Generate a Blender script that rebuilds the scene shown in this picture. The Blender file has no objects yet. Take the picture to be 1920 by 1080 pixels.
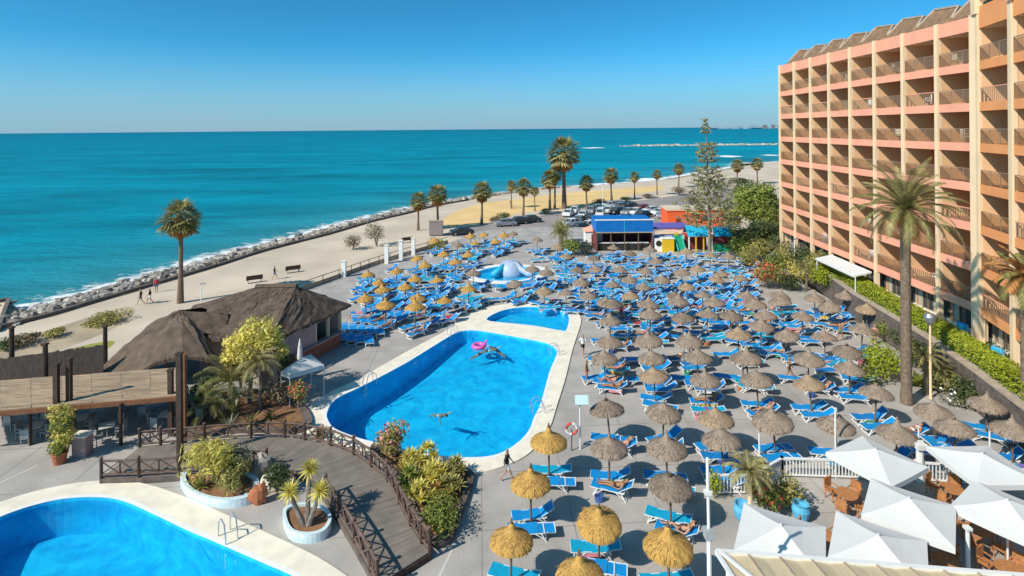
import bpy, bmesh, math, random
from mathutils import Vector, Matrix, noise
R = random.Random(7)
SC = bpy.context.scene
COL = SC.collection
PI = math.pi
F, CAMH, ROLL, CX, CY = 1050.0, 18.0, 0.0085, 960.0, 241.5

# ---------------------------------------------------------------- layout survey: bearings measured from the balcony -> metres
def G(px, py, z=0.0):
    dx, dy = px - CX, py - CY
    xr = dx * math.cos(ROLL) - dy * math.sin(ROLL)
    yr = dx * math.sin(ROLL) + dy * math.cos(ROLL)
    y = F * (CAMH - z) / yr
    return Vector((xr * y / F, y, z))
def H(px, py, Y):
    """height of something seen at px,py standing Y metres away"""
    dx, dy = px - CX, py - CY
    return CAMH - (dx * math.sin(ROLL) + dy * math.cos(ROLL)) * Y / F

# ---------------------------------------------------------------- materials
MATS = {}
def srgb(c):
    return tuple(((v / 255.0) / 12.92 if v / 255.0 <= 0.04045 else ((v / 255.0 + 0.055) / 1.055) ** 2.4) for v in c)
def new_mat(name):
    m = bpy.data.materials.new(name); m.use_nodes = True
    nt = m.node_tree
    return m, nt, nt.nodes['Principled BSDF']
def mat(name, col, rough=0.7, var=0.12, scale=3.0, bump=0.0, bscale=20.0, col2=None, island=0.0, metal=0.0, spec=0.5, coords='Object', stretch=None, detail=4.0, trans=0.0):
    """procedural material: base colour varied by noise between col and col2"""
    m, nt, b = new_mat(name)
    N, L = nt.nodes, nt.links
    b.inputs['Roughness'].default_value = rough
    b.inputs['Metallic'].default_value = metal
    b.inputs['Specular IOR Level'].default_value = spec
    tc = N.new('ShaderNodeTexCoord'); src = tc.outputs['Object' if coords == 'World' else coords]
    if coords == 'World':
        src = N.new('ShaderNodeNewGeometry').outputs['Position']
    if stretch:
        mp = N.new('ShaderNodeMapping'); mp.inputs['Scale'].default_value = stretch
        L.new(src, mp.inputs['Vector']); src = mp.outputs['Vector']
    nz = N.new('ShaderNodeTexNoise'); nz.inputs['Scale'].default_value = scale; nz.inputs['Detail'].default_value = detail
    L.new(src, nz.inputs['Vector'])
    if col2 is None:
        col2 = tuple(min(1, c * (1 + var)) for c in col); col1 = tuple(c * (1 - var) for c in col)
    else: col1 = col
    mx = N.new('ShaderNodeMix'); mx.data_type = 'RGBA'
    mx.inputs[6].default_value = (*col1, 1); mx.inputs[7].default_value = (*col2, 1)
    rp = N.new('ShaderNodeMapRange'); rp.inputs[1].default_value = 0.32; rp.inputs[2].default_value = 0.68
    L.new(nz.outputs['Fac'], rp.inputs[0]); L.new(rp.outputs[0], mx.inputs[0])
    out = mx.outputs[2]
    if island > 0:
        ge = N.new('ShaderNodeNewGeometry'); hs = N.new('ShaderNodeHueSaturation')
        mr = N.new('ShaderNodeMapRange'); mr.inputs[3].default_value = 1 - island; mr.inputs[4].default_value = 1 + island
        L.new(ge.outputs['Random Per Island'], mr.inputs[0]); L.new(mr.outputs[0], hs.inputs['Value'])
        L.new(out, hs.inputs['Color']); out = hs.outputs['Color']
    L.new(out, b.inputs['Base Color'])
    if bump > 0:
        n2 = N.new('ShaderNodeTexNoise'); n2.inputs['Scale'].default_value = bscale; n2.inputs['Detail'].default_value = 3
        L.new(src, n2.inputs['Vector'])
        bp = N.new('ShaderNodeBump'); bp.inputs['Strength'].default_value = bump; bp.inputs['Distance'].default_value = 0.05
        L.new(n2.outputs['Fac'], bp.inputs['Height']); L.new(bp.outputs['Normal'], b.inputs['Normal'])
    if name.startswith('leaf_') or name in ('palm_green', 'palm_olive', 'palm_dead'):      # thin leaves let sunlight through
        tl = N.new('ShaderNodeBsdfTranslucent'); ms = N.new('ShaderNodeMixShader'); ms.inputs[0].default_value = .38
        L.new(out, tl.inputs['Color']); L.new(b.outputs[0], ms.inputs[1]); L.new(tl.outputs[0], ms.inputs[2]); L.new(ms.outputs[0], N['Material Output'].inputs['Surface'])
    MATS[name] = m
    return m
M = MATS

mat('concrete', (.40, .365, .335), .85, .17, .45, .3, 9, coords='World', detail=9)
mat('coping', (.84, .75, .61), .75, .10, 1.2, .1, 30, coords='World')
mat('coping_edge', (.85, .84, .80), .5, .05)
mat('sand_path', (.60, .49, .375), .95, .14, .12, .3, 6, coords='World')
mat('sand_gold', (.76, .51, .22), .95, .10, .12, .3, 6, coords='World')
mat('scrub_sand', (.42, .33, .22), .95, .2, .3, .4, 3, coords='World')
mat('asphalt', (.30, .26, .24), .9, .15, .2, .2, 8, coords='World')
mat('rock', (.33, .29, .25), .9, .3, 1.5, .5, 4, island=.45)
mat('sea_wall', (.16, .13, .11), .9, .25, 1)
mat('stone_wall', (.13, .10, .085), .9, .35, 2.2, .5, 5)
mat('thatch_gold', (.50, .285, .075), .95, .28, 14, .5, 60, island=.22, stretch=(1, 1, .3))
mat('thatch_grey', (.29, .215, .16), .95, .30, 14, .5, 60, island=.25, stretch=(1, 1, .3))
mat('thatch_roof', (.115, .080, .058), .98, .30, 1.6, .4, 14, island=.12)
mat('thatch_old', (.23, .17, .125), .95, .30, 14, .5, 60, island=.28, stretch=(1, 1, .3))
mat('thatch_pale', (.35, .245, .155), .95, .28, 14, .5, 60, island=.25, stretch=(1, 1, .3))
mat('deck_line', (.27, .245, .225), .9, .15, 2)
mat('reed', (.40, .29, .19), .95, .22, 3, .5, 30, island=.18, stretch=(.25, 1.4, 1))
mat('reed_fence', (.115, .085, .07), .95, .3, 5, .5, 30, stretch=(2, 2, .4))
mat('wood_dark', (.060, .033, .022), .75, .3, 5, .2, 20)
mat('wood_rail', (.135, .082, .066), .8, .3, 4, .2, 20)
mat('wood_pole', (.15, .10, .065), .8, .25, 5)
mat('plank', (.205, .172, .145), .8, .16, 1.5, .2, 30, coords='World', island=.13)
mat('wood_beam', (.22, .085, .035), .7, .25, 3)
mat('blue_sling', (.0, .25, .62), .65, .10, 6, island=.0)
mat('teal_sling', (.0, .34, .56), .65, .12, 6)
mat('navy_sling', (.0, .19, .52), .65, .12, 6)
mat('white_plastic', (.78, .78, .76), .4, .03, 4)
mat('white_canvas', (.66, .65, .63), .85, .03, 1.2, .15, 8)
mat('white_metal', (.75, .75, .73), .35, .03)
mat('steel', (.55, .56, .58), .3, .05, metal=.8)
mat('cream_plaster', (.82, .60, .38), .85, .05, .8, .1, 15)
mat('pink_plaster', (.86, .37, .24), .85, .06, .7, .1, 15)
mat('orange_plaster', (.84, .33, .12), .85, .06, .7, .1, 15)
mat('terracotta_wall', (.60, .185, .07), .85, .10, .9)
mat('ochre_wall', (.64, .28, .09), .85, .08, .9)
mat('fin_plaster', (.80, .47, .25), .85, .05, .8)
mat('balcony_floor', (.36, .17, .09), .7, .1)
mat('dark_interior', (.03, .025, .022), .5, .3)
mat('door_wood', (.16, .055, .03), .5, .2, 3)
mat('bronze_rail', (.30, .20, .13), .45, .1)
mat('roof_tile', (.23, .135, .075), .9, .3, 2.5, .6, 8)
mat('roof_edge', (.42, .33, .25), .8, .15)
mat('palm_trunk', (.19, .135, .095), .95, .3, 6, .6, 14)
mat('grey_trunk', (.23, .19, .16), .95, .3, 5, .5, 12)
mat('palm_green', (.25, .235, .075), .6, .3, .8, island=.45)
mat('palm_olive', (.36, .31, .13), .65, .3, .8, island=.4)
mat('palm_dead', (.52, .25, .08), .9, .3, 1.5, island=.4)
mat('leaf_green', (.27, .31, .06), .6, .3, .5, island=.5)
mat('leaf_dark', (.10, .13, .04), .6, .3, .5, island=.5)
mat('leaf_yellow', (.72, .62, .15), .6, .3, .5, island=.45)
mat('leaf_lime', (.38, .42, .03), .6, .2, .5, island=.35)
mat('leaf_olive', (.40, .36, .11), .7, .3, .5, island=.5)
mat('leaf_blue', (.085, .11, .085), .6, .3, .5, island=.45)
mat('leaf_autumn', (.42, .24, .05), .7, .3, .6, island=.4)
mat('leaf_pale', (.36, .37, .26), .6, .2, 1, island=.3)
mat('leaf_silver', (.34, .32, .22), .7, .3, .6, island=.4)
mat('flower_red', (.55, .05, .035), .6, .2, 2, island=.3)
mat('flower_pink', (.60, .16, .18), .6, .2, 2, island=.3)
mat('dry_scrub', (.20, .15, .085), .9, .3, .8, island=.4)
mat('soil', (.24, .12, .06), .95, .3, 2, .5, 8)
mat('mosaic', (.74, .78, .80), .4, .1, 6, col2=(.50, .70, .76))
mat('teal_tile', (.05, .45, .36), .4, .1, 5)
mat('rattan', (.45, .19, .07), .7, .25, 9, .4, 40)
mat('table_top', (.62, .58, .52), .5, .1)
mat('chair_grey', (.34, .35, .36), .6, .2)
mat('terracotta_pot', (.42, .14, .06), .8, .1)
mat('blue_paint', (.0, .15, .50), .55, .15, 1)
mat('light_blue_paint', (.10, .42, .66), .6, .1, 2)
mat('cyan_paint', (.02, .40, .62), .55, .1, 1)
mat('yellow_paint', (.75, .48, .02), .5, .06)
mat('green_paint', (.01, .30, .16), .5, .1)
mat('orange_wall', (.80, .12, .03), .75, .08, .5)
mat('purple_paint', (.13, .11, .38), .6, .1)
mat('maroon', (.18, .03, .035), .7, .2)
mat('red_paint', (.60, .05, .03), .5, .1)
mat('dome_grey', (.36, .45, .60), .5, .12, 2)
mat('hoarding', (.24, .20, .20), .7, .15, 2, stretch=(6, 1, .3))
mat('awning_beige', (.58, .47, .30), .9, .10, 2, .3, 25, stretch=(1, .3, 1))
mat('brick_wall', (.30, .12, .075), .9, .2, 3)
mat('pinkish_wall', (.42, .29, .27), .85, .12, 1.5)
mat('glass_dark', (.05, .06, .065), .12, .3, 1)
mat('curtain', (.48, .42, .34), .8, .2, 4, stretch=(1, 6, .2))
mat('rubber', (.02, .02, .02), .8, .1)
mat('car_white', (.72, .73, .74), .25, .02)
mat('car_dark', (.035, .045, .05), .25, .1)
mat('car_silver', (.38, .40, .42), .25, .05, metal=.4)
mat('car_red', (.35, .03, .03), .25, .05)
mat('skin', (.48, .25, .16), .6, .08, 6)
mat('skin_tan', (.36, .17, .09), .6, .08, 6)
mat('hair_dark', (.03, .02, .015), .7, .2)
mat('hair_fair', (.32, .22, .12), .7, .2)
mat('cloth_white', (.72, .72, .70), .85, .05)
mat('cloth_black', (.02, .02, .025), .85, .1)
mat('cloth_red', (.55, .05, .06), .85, .1)
mat('cloth_blue', (.05, .12, .35), .85, .1)
mat('cloth_pink', (.65, .22, .28), .85, .1)
mat('cloth_green', (.05, .32, .18), .85, .1)
mat('cloth_purple', (.22, .12, .40), .85, .1)
mat('float_pink', (.75, .12, .42), .35, .05)
mat('lamp_panel', (.50, .66, .70), .4, .03)
mat('kerb_line', (.60, .56, .50), .8, .08)
mat('lawn', (.30, .30, .05), .95, .2, 2, .5, 20)
mat('far_haze', (.20, .30, .37), 1.0, .1, .01)  # grey-blue of distance haze put into the far hills' colour
mat('breakwater', (.42, .38, .33), .95, .3, .15)

def pool_mats():
    m, nt, b = new_mat('pool_tile'); N, L = nt.nodes, nt.links
    ge = N.new('ShaderNodeNewGeometry')
    nz = N.new('ShaderNodeTexNoise'); nz.inputs['Scale'].default_value = .9; nz.inputs['Detail'].default_value = 3; nz.inputs['Distortion'].default_value = 1.2
    L.new(ge.outputs['Position'], nz.inputs['Vector'])
    rp = N.new('ShaderNodeMapRange'); rp.inputs[1].default_value = .38; rp.inputs[2].default_value = .66
    L.new(nz.outputs['Fac'], rp.inputs[0])
    mx = N.new('ShaderNodeMix'); mx.data_type = 'RGBA'
    mx.inputs[6].default_value = (.0, .43, .76, 1); mx.inputs[7].default_value = (.004, .58, .90, 1)
    L.new(rp.outputs[0], mx.inputs[0]); L.new(mx.outputs[2], b.inputs['Base Color'])
    b.inputs['Roughness'].default_value = .8
    M['pool_tile'] = m
    m = bpy.data.materials.new('pool_water'); m.use_nodes = True; nt = m.node_tree; N, L = nt.nodes, nt.links
    N.remove(N['Principled BSDF']); out = N['Material Output']
    tr = N.new('ShaderNodeBsdfTransparent'); gl = N.new('ShaderNodeBsdfGlossy'); gl.inputs['Roughness'].default_value = .06
    ms = N.new('ShaderNodeMixShader'); fr = N.new('ShaderNodeFresnel'); fr.inputs['IOR'].default_value = 1.25
    ge = N.new('ShaderNodeNewGeometry')
    nz = N.new('ShaderNodeTexNoise'); nz.inputs['Scale'].default_value = 1.1; nz.inputs['Detail'].default_value = 2; nz.inputs['Distortion'].default_value = .5
    L.new(ge.outputs['Position'], nz.inputs['Vector'])
    bp = N.new('ShaderNodeBump'); bp.inputs['Strength'].default_value = .35; bp.inputs['Distance'].default_value = .08
    L.new(nz.outputs['Fac'], bp.inputs['Height'])
    L.new(bp.outputs['Normal'], gl.inputs['Normal']); L.new(bp.outputs['Normal'], fr.inputs['Normal'])
    mx = N.new('ShaderNodeMix'); mx.data_type = 'RGBA'
    mx.inputs[6].default_value = (.55, .90, .98, 1); mx.inputs[7].default_value = (.84, .99, 1, 1)
    rp = N.new('ShaderNodeMapRange'); rp.inputs[1].default_value = .35; rp.inputs[2].default_value = .65
    L.new(nz.outputs['Fac'], rp.inputs[0]); L.new(rp.outputs[0], mx.inputs[0]); L.new(mx.outputs[2], tr.inputs['Color'])
    L.new(fr.outputs[0], ms.inputs[0]); L.new(tr.outputs[0], ms.inputs[1]); L.new(gl.outputs[0], ms.inputs[2]); L.new(ms.outputs[0], out.inputs['Surface'])
    M['pool_water'] = m
    # glass panels
    m = bpy.data.materials.new('panel_glass'); m.use_nodes = True; nt = m.node_tree; N, L = nt.nodes, nt.links
    N.remove(N['Principled BSDF']); out = N['Material Output']
    tr = N.new('ShaderNodeBsdfTransparent'); tr.inputs['Color'].default_value = (.82, .76, .66, 1)
    gl = N.new('ShaderNodeBsdfGlossy'); gl.inputs['Roughness'].default_value = .08
    df = N.new('ShaderNodeBsdfDiffuse'); df.inputs['Color'].default_value = (.50, .30, .18, 1)
    m1 = N.new('ShaderNodeMixShader'); m1.inputs[0].default_value = .20
    m2 = N.new('ShaderNodeMixShader'); m2.inputs[0].default_value = .05
    L.new(tr.outputs[0], m1.inputs[1]); L.new(df.outputs[0], m1.inputs[2]); L.new(m1.outputs[0], m2.inputs[1]); L.new(gl.outputs[0], m2.inputs[2]); L.new(m2.outputs[0], out.inputs['Surface'])
    M['panel_glass'] = m
    # foam: white lacy sheets on the water
    m, nt, b = new_mat('foam'); N, L = nt.nodes, nt.links
    b.inputs['Base Color'].default_value = (.85, .87, .87, 1); b.inputs['Roughness'].default_value = .9
    tr = N.new('ShaderNodeBsdfTransparent'); ms = N.new('ShaderNodeMixShader')
    ge = N.new('ShaderNodeNewGeometry'); nz = N.new('ShaderNodeTexNoise'); nz.inputs['Scale'].default_value = .45; nz.inputs['Detail'].default_value = 8; nz.inputs['Roughness'].default_value = .7
    L.new(ge.outputs['Position'], nz.inputs['Vector'])
    at = N.new('ShaderNodeAttribute'); at.attribute_name = 'dens'
    ad = N.new('ShaderNodeMath'); ad.operation = 'ADD'; L.new(nz.outputs['Fac'], ad.inputs[0]); L.new(at.outputs['Fac'], ad.inputs[1])
    rp = N.new('ShaderNodeMapRange'); rp.inputs[1].default_value = .85; rp.inputs[2].default_value = 1.06
    L.new(ad.outputs[0], rp.inputs[0]); L.new(rp.outputs[0], ms.inputs[0]); L.new(tr.outputs[0], ms.inputs[1]); L.new(b.outputs[0], ms.inputs[2])
    L.new(ms.outputs[0], N['Material Output'].inputs['Surface'])
    M['foam'] = m
    # sea
    m, nt, b = new_mat('sea'); N, L = nt.nodes, nt.links
    ge = N.new('ShaderNodeNewGeometry')
    mp = N.new('ShaderNodeMapping'); mp.inputs['Rotation'].default_value = (0, 0, math.radians(-20)); mp.inputs['Scale'].default_value = (.8, 3.0, 1)
    L.new(ge.outputs['Position'], mp.inputs['Vector'])
    n1 = N.new('ShaderNodeTexNoise'); n1.inputs['Scale'].default_value = .035; n1.inputs['Detail'].default_value = 6; n1.inputs['Roughness'].default_value = .6; n1.inputs['Distortion'].default_value = .6
    L.new(mp.outputs[0], n1.inputs['Vector'])
    at = N.new('ShaderNodeAttribute'); at.attribute_name = 'shore'
    cr = N.new('ShaderNodeValToRGB'); e = cr.color_ramp.elements
    e[0].position = 0; e[0].color = (.20, .33, .29, 1); e[1].position = 1; e[1].color = (.0, .145, .23, 1)
    k = cr.color_ramp.elements.new(.12); k.color = (.045, .255, .29, 1)
    k = cr.color_ramp.elements.new(.40); k.color = (.0, .245, .335, 1)
    L.new(at.outputs['Fac'], cr.inputs[0])
    hs = N.new('ShaderNodeHueSaturation'); mr = N.new('ShaderNodeMapRange'); mr.inputs[1].default_value = .36; mr.inputs[2].default_value = .64; mr.inputs[3].default_value = .66; mr.inputs[4].default_value = 1.50
    n3 = N.new('ShaderNodeTexNoise'); n3.inputs['Scale'].default_value = .009; n3.inputs['Detail'].default_value = 4; n3.inputs['Distortion'].default_value = .8; L.new(mp.outputs[0], n3.inputs['Vector'])
    av = N.new('ShaderNodeMath'); av.operation = 'ADD'; L.new(n1.outputs['Fac'], av.inputs[0]); L.new(n3.outputs['Fac'], av.inputs[1]); hv = N.new('ShaderNodeMath'); hv.operation = 'MULTIPLY'; hv.inputs[1].default_value = .5; L.new(av.outputs[0], hv.inputs[0])
    L.new(hv.outputs[0], mr.inputs[0]); L.new(mr.outputs[0], hs.inputs['Value']); L.new(cr.outputs[0], hs.inputs['Color']); L.new(hs.outputs[0], b.inputs['Base Color'])
    b.inputs['Roughness'].default_value = .45; b.inputs['Specular IOR Level'].default_value = .06
    n2 = N.new('ShaderNodeTexNoise'); n2.inputs['Scale'].default_value = .30; n2.inputs['Detail'].default_value = 6; n2.inputs['Roughness'].default_value = .65
    L.new(mp.outputs[0], n2.inputs['Vector'])
    bp = N.new('ShaderNodeBump'); bp.inputs['Strength'].default_value = .9; bp.inputs['Distance'].default_value = .9
    L.new(n2.outputs['Fac'], bp.inputs['Height']); L.new(bp.outputs['Normal'], b.inputs['Normal'])
    M['sea'] = m
pool_mats()

# ---------------------------------------------------------------- mesh builder
class MB:
    def __init__(s): s.v = []; s.f = []; s.m = []; s.mats = []
    def mi(s, m):
        if m not in s.mats: s.mats.append(m)
        return s.mats.index(m)
    def add(s, vs, fs, m):
        o = len(s.v); s.v.extend([tuple(v) for v in vs]); k = s.mi(m)
        for f in fs: s.f.append(tuple(i + o for i in f)); s.m.append(k)
    def box(s, c, size, m, rz=0.0, mtx=None):
        hx, hy, hz = size[0] / 2, size[1] / 2, size[2] / 2
        vs = [Vector((x, y, z)) for x in (-hx, hx) for y in (-hy, hy) for z in (-hz, hz)]
        rot = mtx if mtx is not None else Matrix.Rotation(rz, 3, 'Z')
        vs = [rot @ v + Vector(c) for v in vs]
        s.add(vs, [(0, 1, 3, 2), (4, 6, 7, 5), (0, 4, 5, 1), (2, 3, 7, 6), (0, 2, 6, 4), (1, 5, 7, 3)], m)
    def beam(s, a, b, w, h, m):
        a, b = Vector(a), Vector(b); d = b - a; L_ = d.length
        if L_ < 1e-6: return
        x = d / L_; up = Vector((0, 0, 1)) if abs(x.z) < .95 else Vector((0, 1, 0))
        y = up.cross(x).normalized(); z = x.cross(y)
        mt = Matrix((x, y, z)).transposed()
        s.box((a + b) / 2, (L_, w, h), m, mtx=mt)
    def tube(s, pts, rad, m, n=8, cap=True):
        pts = [Vector(p) for p in pts]; k = len(pts)
        rr = rad if isinstance(rad, (list, tuple)) else [rad] * k
        vs = []; fs = []; prev = None
        for i, p in enumerate(pts):
            t = (pts[min(i + 1, k - 1)] - pts[max(i - 1, 0)]).normalized()
            up = Vector((0, 0, 1)) if abs(t.z) < .9 else Vector((0, 1, 0))
            if prev is not None: up = prev
            a = up.cross(t)
            if a.length < 1e-4: a = Vector((1, 0, 0)).cross(t)
            a.normalize(); b = t.cross(a).normalized(); prev = b
            for j in range(n):
                q = 2 * PI * j / n
                vs.append(p + (a * math.cos(q) + b * math.sin(q)) * rr[i])
        for i in range(k - 1):
            for j in range(n):
                fs.append((i * n + j, i * n + (j + 1) % n, (i + 1) * n + (j + 1) % n, (i + 1) * n + j))
        if cap: fs.append(tuple(range(n - 1, -1, -1))); fs.append(tuple((k - 1) * n + j for j in range(n)))
        s.add(vs, fs, m)
    def lathe(s, prof, m, n=24, c=(0, 0, 0), jit=0.0, rnd=None, sx=1, sy=1):
        rnd = rnd or R; vs = []; fs = []; c = Vector(c)
        js = [1 + (rnd.random() - .5) * jit for _ in range(n)]
        for (r, z) in prof:
            for j in range(n):
                q = 2 * PI * j / n
                vs.append(c + Vector((r * js[j] * math.cos(q) * sx, r * js[j] * math.sin(q) * sy, z)))
        for i in range(len(prof) - 1):
            for j in range(n):
                fs.append((i * n + j, i * n + (j + 1) % n, (i + 1) * n + (j + 1) % n, (i + 1) * n + j))
        s.add(vs, fs, m)
    def poly(s, pts, m): s.add(pts, [tuple(range(len(pts)))], m)
    def prism(s, pts, z0, z1, m, mtop=None):
        n = len(pts)
        lo = [(p[0], p[1], z0) for p in pts]; hi = [(p[0], p[1], z1) for p in pts]
        s.add(lo + hi, [(i, (i + 1) % n, n + (i + 1) % n, n + i) for i in range(n)], m)
        s.add(hi, [tuple(range(n))], mtop or m)
    def blob(s, c, r, m, seg=10, rings=7, jit=.15, rnd=None):
        rnd = rnd or R; c = Vector(c); r = r if isinstance(r, (tuple, list)) else (r, r, r)
        off = Vector((rnd.random() * 50, rnd.random() * 50, 0)); vs = []
        for i in range(rings + 1):
            th = PI * i / rings
            for j in range(seg):
                ph = 2 * PI * j / seg
                d = Vector((math.sin(th) * math.cos(ph), math.sin(th) * math.sin(ph), math.cos(th)))
                k = 1 + jit * noise.noise(d * 1.7 + off) * 2
                vs.append(c + Vector((d.x * r[0], d.y * r[1], d.z * r[2])) * k)
        fs = [(i * seg + j, (i + 1) * seg + j, (i + 1) * seg + (j + 1) % seg, i * seg + (j + 1) % seg) for i in range(rings) for j in range(seg)]
        s.add(vs, fs, m)
    def leaves(s, c, r, n, size, m, rnd=None, aspect=1.8, shell=.45, low=-1.0, wob=.25):
        """many small leaf faces through an ellipsoid crown with an uneven outline"""
        rnd = rnd or R; c = Vector(c); r = r if isinstance(r, (tuple, list)) else (r, r, r)
        off = Vector((rnd.random() * 90, rnd.random() * 90, rnd.random() * 90)); k = 0
        while k < n:
            d = Vector((rnd.gauss(0, 1), rnd.gauss(0, 1), rnd.gauss(0, 1))).normalized()
            if d.z < low: continue
            rad = (shell + (1 - shell) * rnd.random() ** .6) * (1 + wob * 2 * noise.noise(d * 2.2 + off))
            p = c + Vector((d.x * r[0], d.y * r[1], d.z * r[2])) * rad
            nrm = (d + Vector((rnd.gauss(0, .6), rnd.gauss(0, .6), rnd.gauss(0, .6) + .3))).normalized()
            a = nrm.orthogonal().normalized(); a.rotate(Matrix.Rotation(rnd.random() * 6.28, 3, nrm)); b = nrm.cross(a)
            sz = size * (.6 + .8 * rnd.random())
            s.add([p - a * sz * .5, p + b * sz * .5 / aspect, p + a * sz * .5 + nrm * sz * .1, p - b * sz * .5 / aspect], [(0, 1, 2, 3)], m)
            k += 1
    def blade(s, p, d, L_, w, m, droop=.3, seg=3):
        """one tapering strap leaf from p along d, drooping at the tip"""
        p = Vector(p); d = Vector(d).normalized(); side = d.cross(Vector((0, 0, 1)))
        if side.length < .05: side = Vector((1, 0, 0))
        side.normalize(); vs = []; fs = []
        for i in range(seg + 1):
            t = i / seg; ww = w * (1 - t) ** .7 * (.6 + .8 * min(1, t * 3)) if i < seg else 0.004
            q = p + d * L_ * t + Vector((0, 0, -droop * L_ * t * t))
            vs += [q - side * ww / 2, q + side * ww / 2]
        for i in range(seg): fs.append((2 * i, 2 * i + 1, 2 * i + 3, 2 * i + 2))
        s.add(vs, fs, m)
    def rosette(s, c, n, L_, w, m, rnd=None, up=(.1, 1.3), droop=.25):
        rnd = rnd or R
        for i in range(n):
            a = i * 2.4 + rnd.random() * .3; e = up[0] + (up[1] - up[0]) * ((i + .5) / n)
            s.blade(c, (math.cos(a) * math.cos(e), math.sin(a) * math.cos(e), math.sin(e)), L_ * (.75 + .4 * rnd.random()), w, m, droop)
    def frond(s, p, az, el, L_, m, n=16, ll=.55, lw=.05, droop=.55, rnd=None, rib=None):
        """feather palm frond: curved rachis with two ranks of leaflets"""
        rnd = rnd or R; p = Vector(p); pts = []
        hd = Vector((math.cos(az), math.sin(az), 0)); q = p.copy(); e = el
        st = L_ / n
        for i in range(n + 1):
            pts.append(q.copy()); q = q + (hd * math.cos(e) + Vector((0, 0, 1)) * math.sin(e)) * st
            e -= droop * 2.2 / n * (.5 + i / n)
        side = Vector((-hd.y, hd.x, 0))
        s.tube(pts[::3] + [pts[-1]], [max(.008, .03 * (1 - j / 7)) for j in range(len(pts[::3]) + 1)], rib or m, n=3, cap=False)
        for i in range(2, n + 1):
            t = i / n; l = ll * (math.sin(PI * min(1, t * .85 + .12)) ** .6 + .1) * (.85 + .3 * rnd.random())
            dr = (pts[i] - pts[i - 1]).normalized()
            for sg in (-1, 1):
                d = (side * sg * .8 + dr * .75 + Vector((0, 0, .22 - .5 * t))).normalized()
                w = dr * lw; tip = pts[i] + d * l - Vector((0, 0, l * .25))
                s.add([pts[i] - w, pts[i] + w, tip], [(0, 1, 2)], m)
    def build(s, name, parent=None, loc=None, smooth=False, kind=None, label=None, cat=None, group=None, rz=0.0):
        me = bpy.data.meshes.new(name); me.from_pydata(s.v, [], s.f)
        for m in s.mats: me.materials.append(M[m])
        me.polygons.foreach_set('material_index', s.m)
        if smooth: me.polygons.foreach_set('use_smooth', [True] * len(s.f))
        me.update()
        return link(name, me, parent, loc, kind, label, cat, group, rz)
def link(name, me, parent=None, loc=None, kind=None, label=None, cat=None, group=None, rz=0.0):
    o = bpy.data.objects.new(name, me); COL.objects.link(o)
    if parent is not None: o.parent = parent
    if loc is not None: o.location = loc
    o.rotation_euler = (0, 0, rz)
    if kind: o['kind'] = kind
    if label: o['label'] = label
    if cat: o['category'] = cat
    if group: o['group'] = group
    return o
def thing(name, label, cat, loc=(0, 0, 0), rz=0.0, group=None):
    return link(name, None, None, loc, None, label, cat, group, rz)
def copy_tree(root, loc, rz=None, label=None, scale=None, group=None):
    def cp(o, par):
        c = o.copy(); COL.objects.link(c); c.parent = par
        for ch in KIDS.get(o, []): cp(ch, c)
        return c
    c = cp(root, None); c.location = loc
    if rz is not None: c.rotation_euler = (0, 0, rz)
    if label: c['label'] = label
    if group: c['group'] = group
    if scale is not None: c.scale = (scale,) * 3
    return c
KIDS = {}
def note_kids(root):
    """remember a finished thing's children for copying"""
    ks = [o for o in COL.objects if o.parent == root]
    KIDS[root] = ks
    for k in ks: note_kids(k)
def fill(polys, z, m, name, holes=(), **kw):
    """flat sheet with holes"""
    bm = bmesh.new()
    for poly in [polys] + list(holes):
        vs = [bm.verts.new((p[0], p[1], z)) for p in poly]
        for i in range(len(vs)): bm.edges.new((vs[i], vs[(i + 1) % len(vs)]))
    bmesh.ops.triangle_fill(bm, edges=bm.edges[:], use_beauty=True, normal=(0, 0, 1))
    for f in bm.faces:
        if f.normal.z < 0: f.normal_flip()
    me = bpy.data.meshes.new(name); bm.to_mesh(me); bm.free(); me.materials.append(M[m])
    return link(name, me, **kw)
def smooth_loop(pts, sub=6, closed=True):
    """Catmull-Rom through the points"""
    n = len(pts); out = []
    rng = range(n) if closed else range(n - 1)
    for i in rng:
        g = (lambda k: Vector(pts[k % n])) if closed else (lambda k: Vector(pts[max(0, min(n - 1, k))]))
        p0, p1, p2, p3 = g(i - 1), g(i), g(i + 1), g(i + 2)
        for j in range(sub):
            t = j / sub
            out.append(.5 * ((2 * p1) + (p2 - p0) * t + (2 * p0 - 5 * p1 + 4 * p2 - p3) * t * t + (3 * p1 - p0 - 3 * p2 + p3) * t ** 3))
    if not closed: out.append(Vector(pts[-1]))
    return out
def offset_loop(pts, d):
    """push a closed loop outward (d>0) in plan"""
    n = len(pts); a = sum(pts[i][0] * pts[(i + 1) % n][1] - pts[(i + 1) % n][0] * pts[i][1] for i in range(n))
    sg = 1 if a > 0 else -1; out = []
    for i in range(n):
        t = (Vector(pts[(i + 1) % n]) - Vector(pts[i - 1])); t.z = 0; t.normalize()
        out.append(Vector(pts[i]) + Vector((t.y, -t.x, 0)) * d * sg)
    return out
ORD = ['zeroth', 'first', 'second', 'third', 'fourth', 'fifth', 'sixth', 'seventh', 'eighth', 'ninth', 'tenth', 'eleventh', 'twelfth', 'thirteenth', 'fourteenth', 'fifteenth', 'sixteenth', 'seventeenth', 'eighteenth', 'nineteenth', 'twentieth']
ORD += ['twenty ' + o for o in ORD[1:10]] + ['thirtieth'] + ['thirty ' + o for o in ORD[1:10]] + ['fortieth'] + ['forty ' + o for o in ORD[1:10]]
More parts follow.
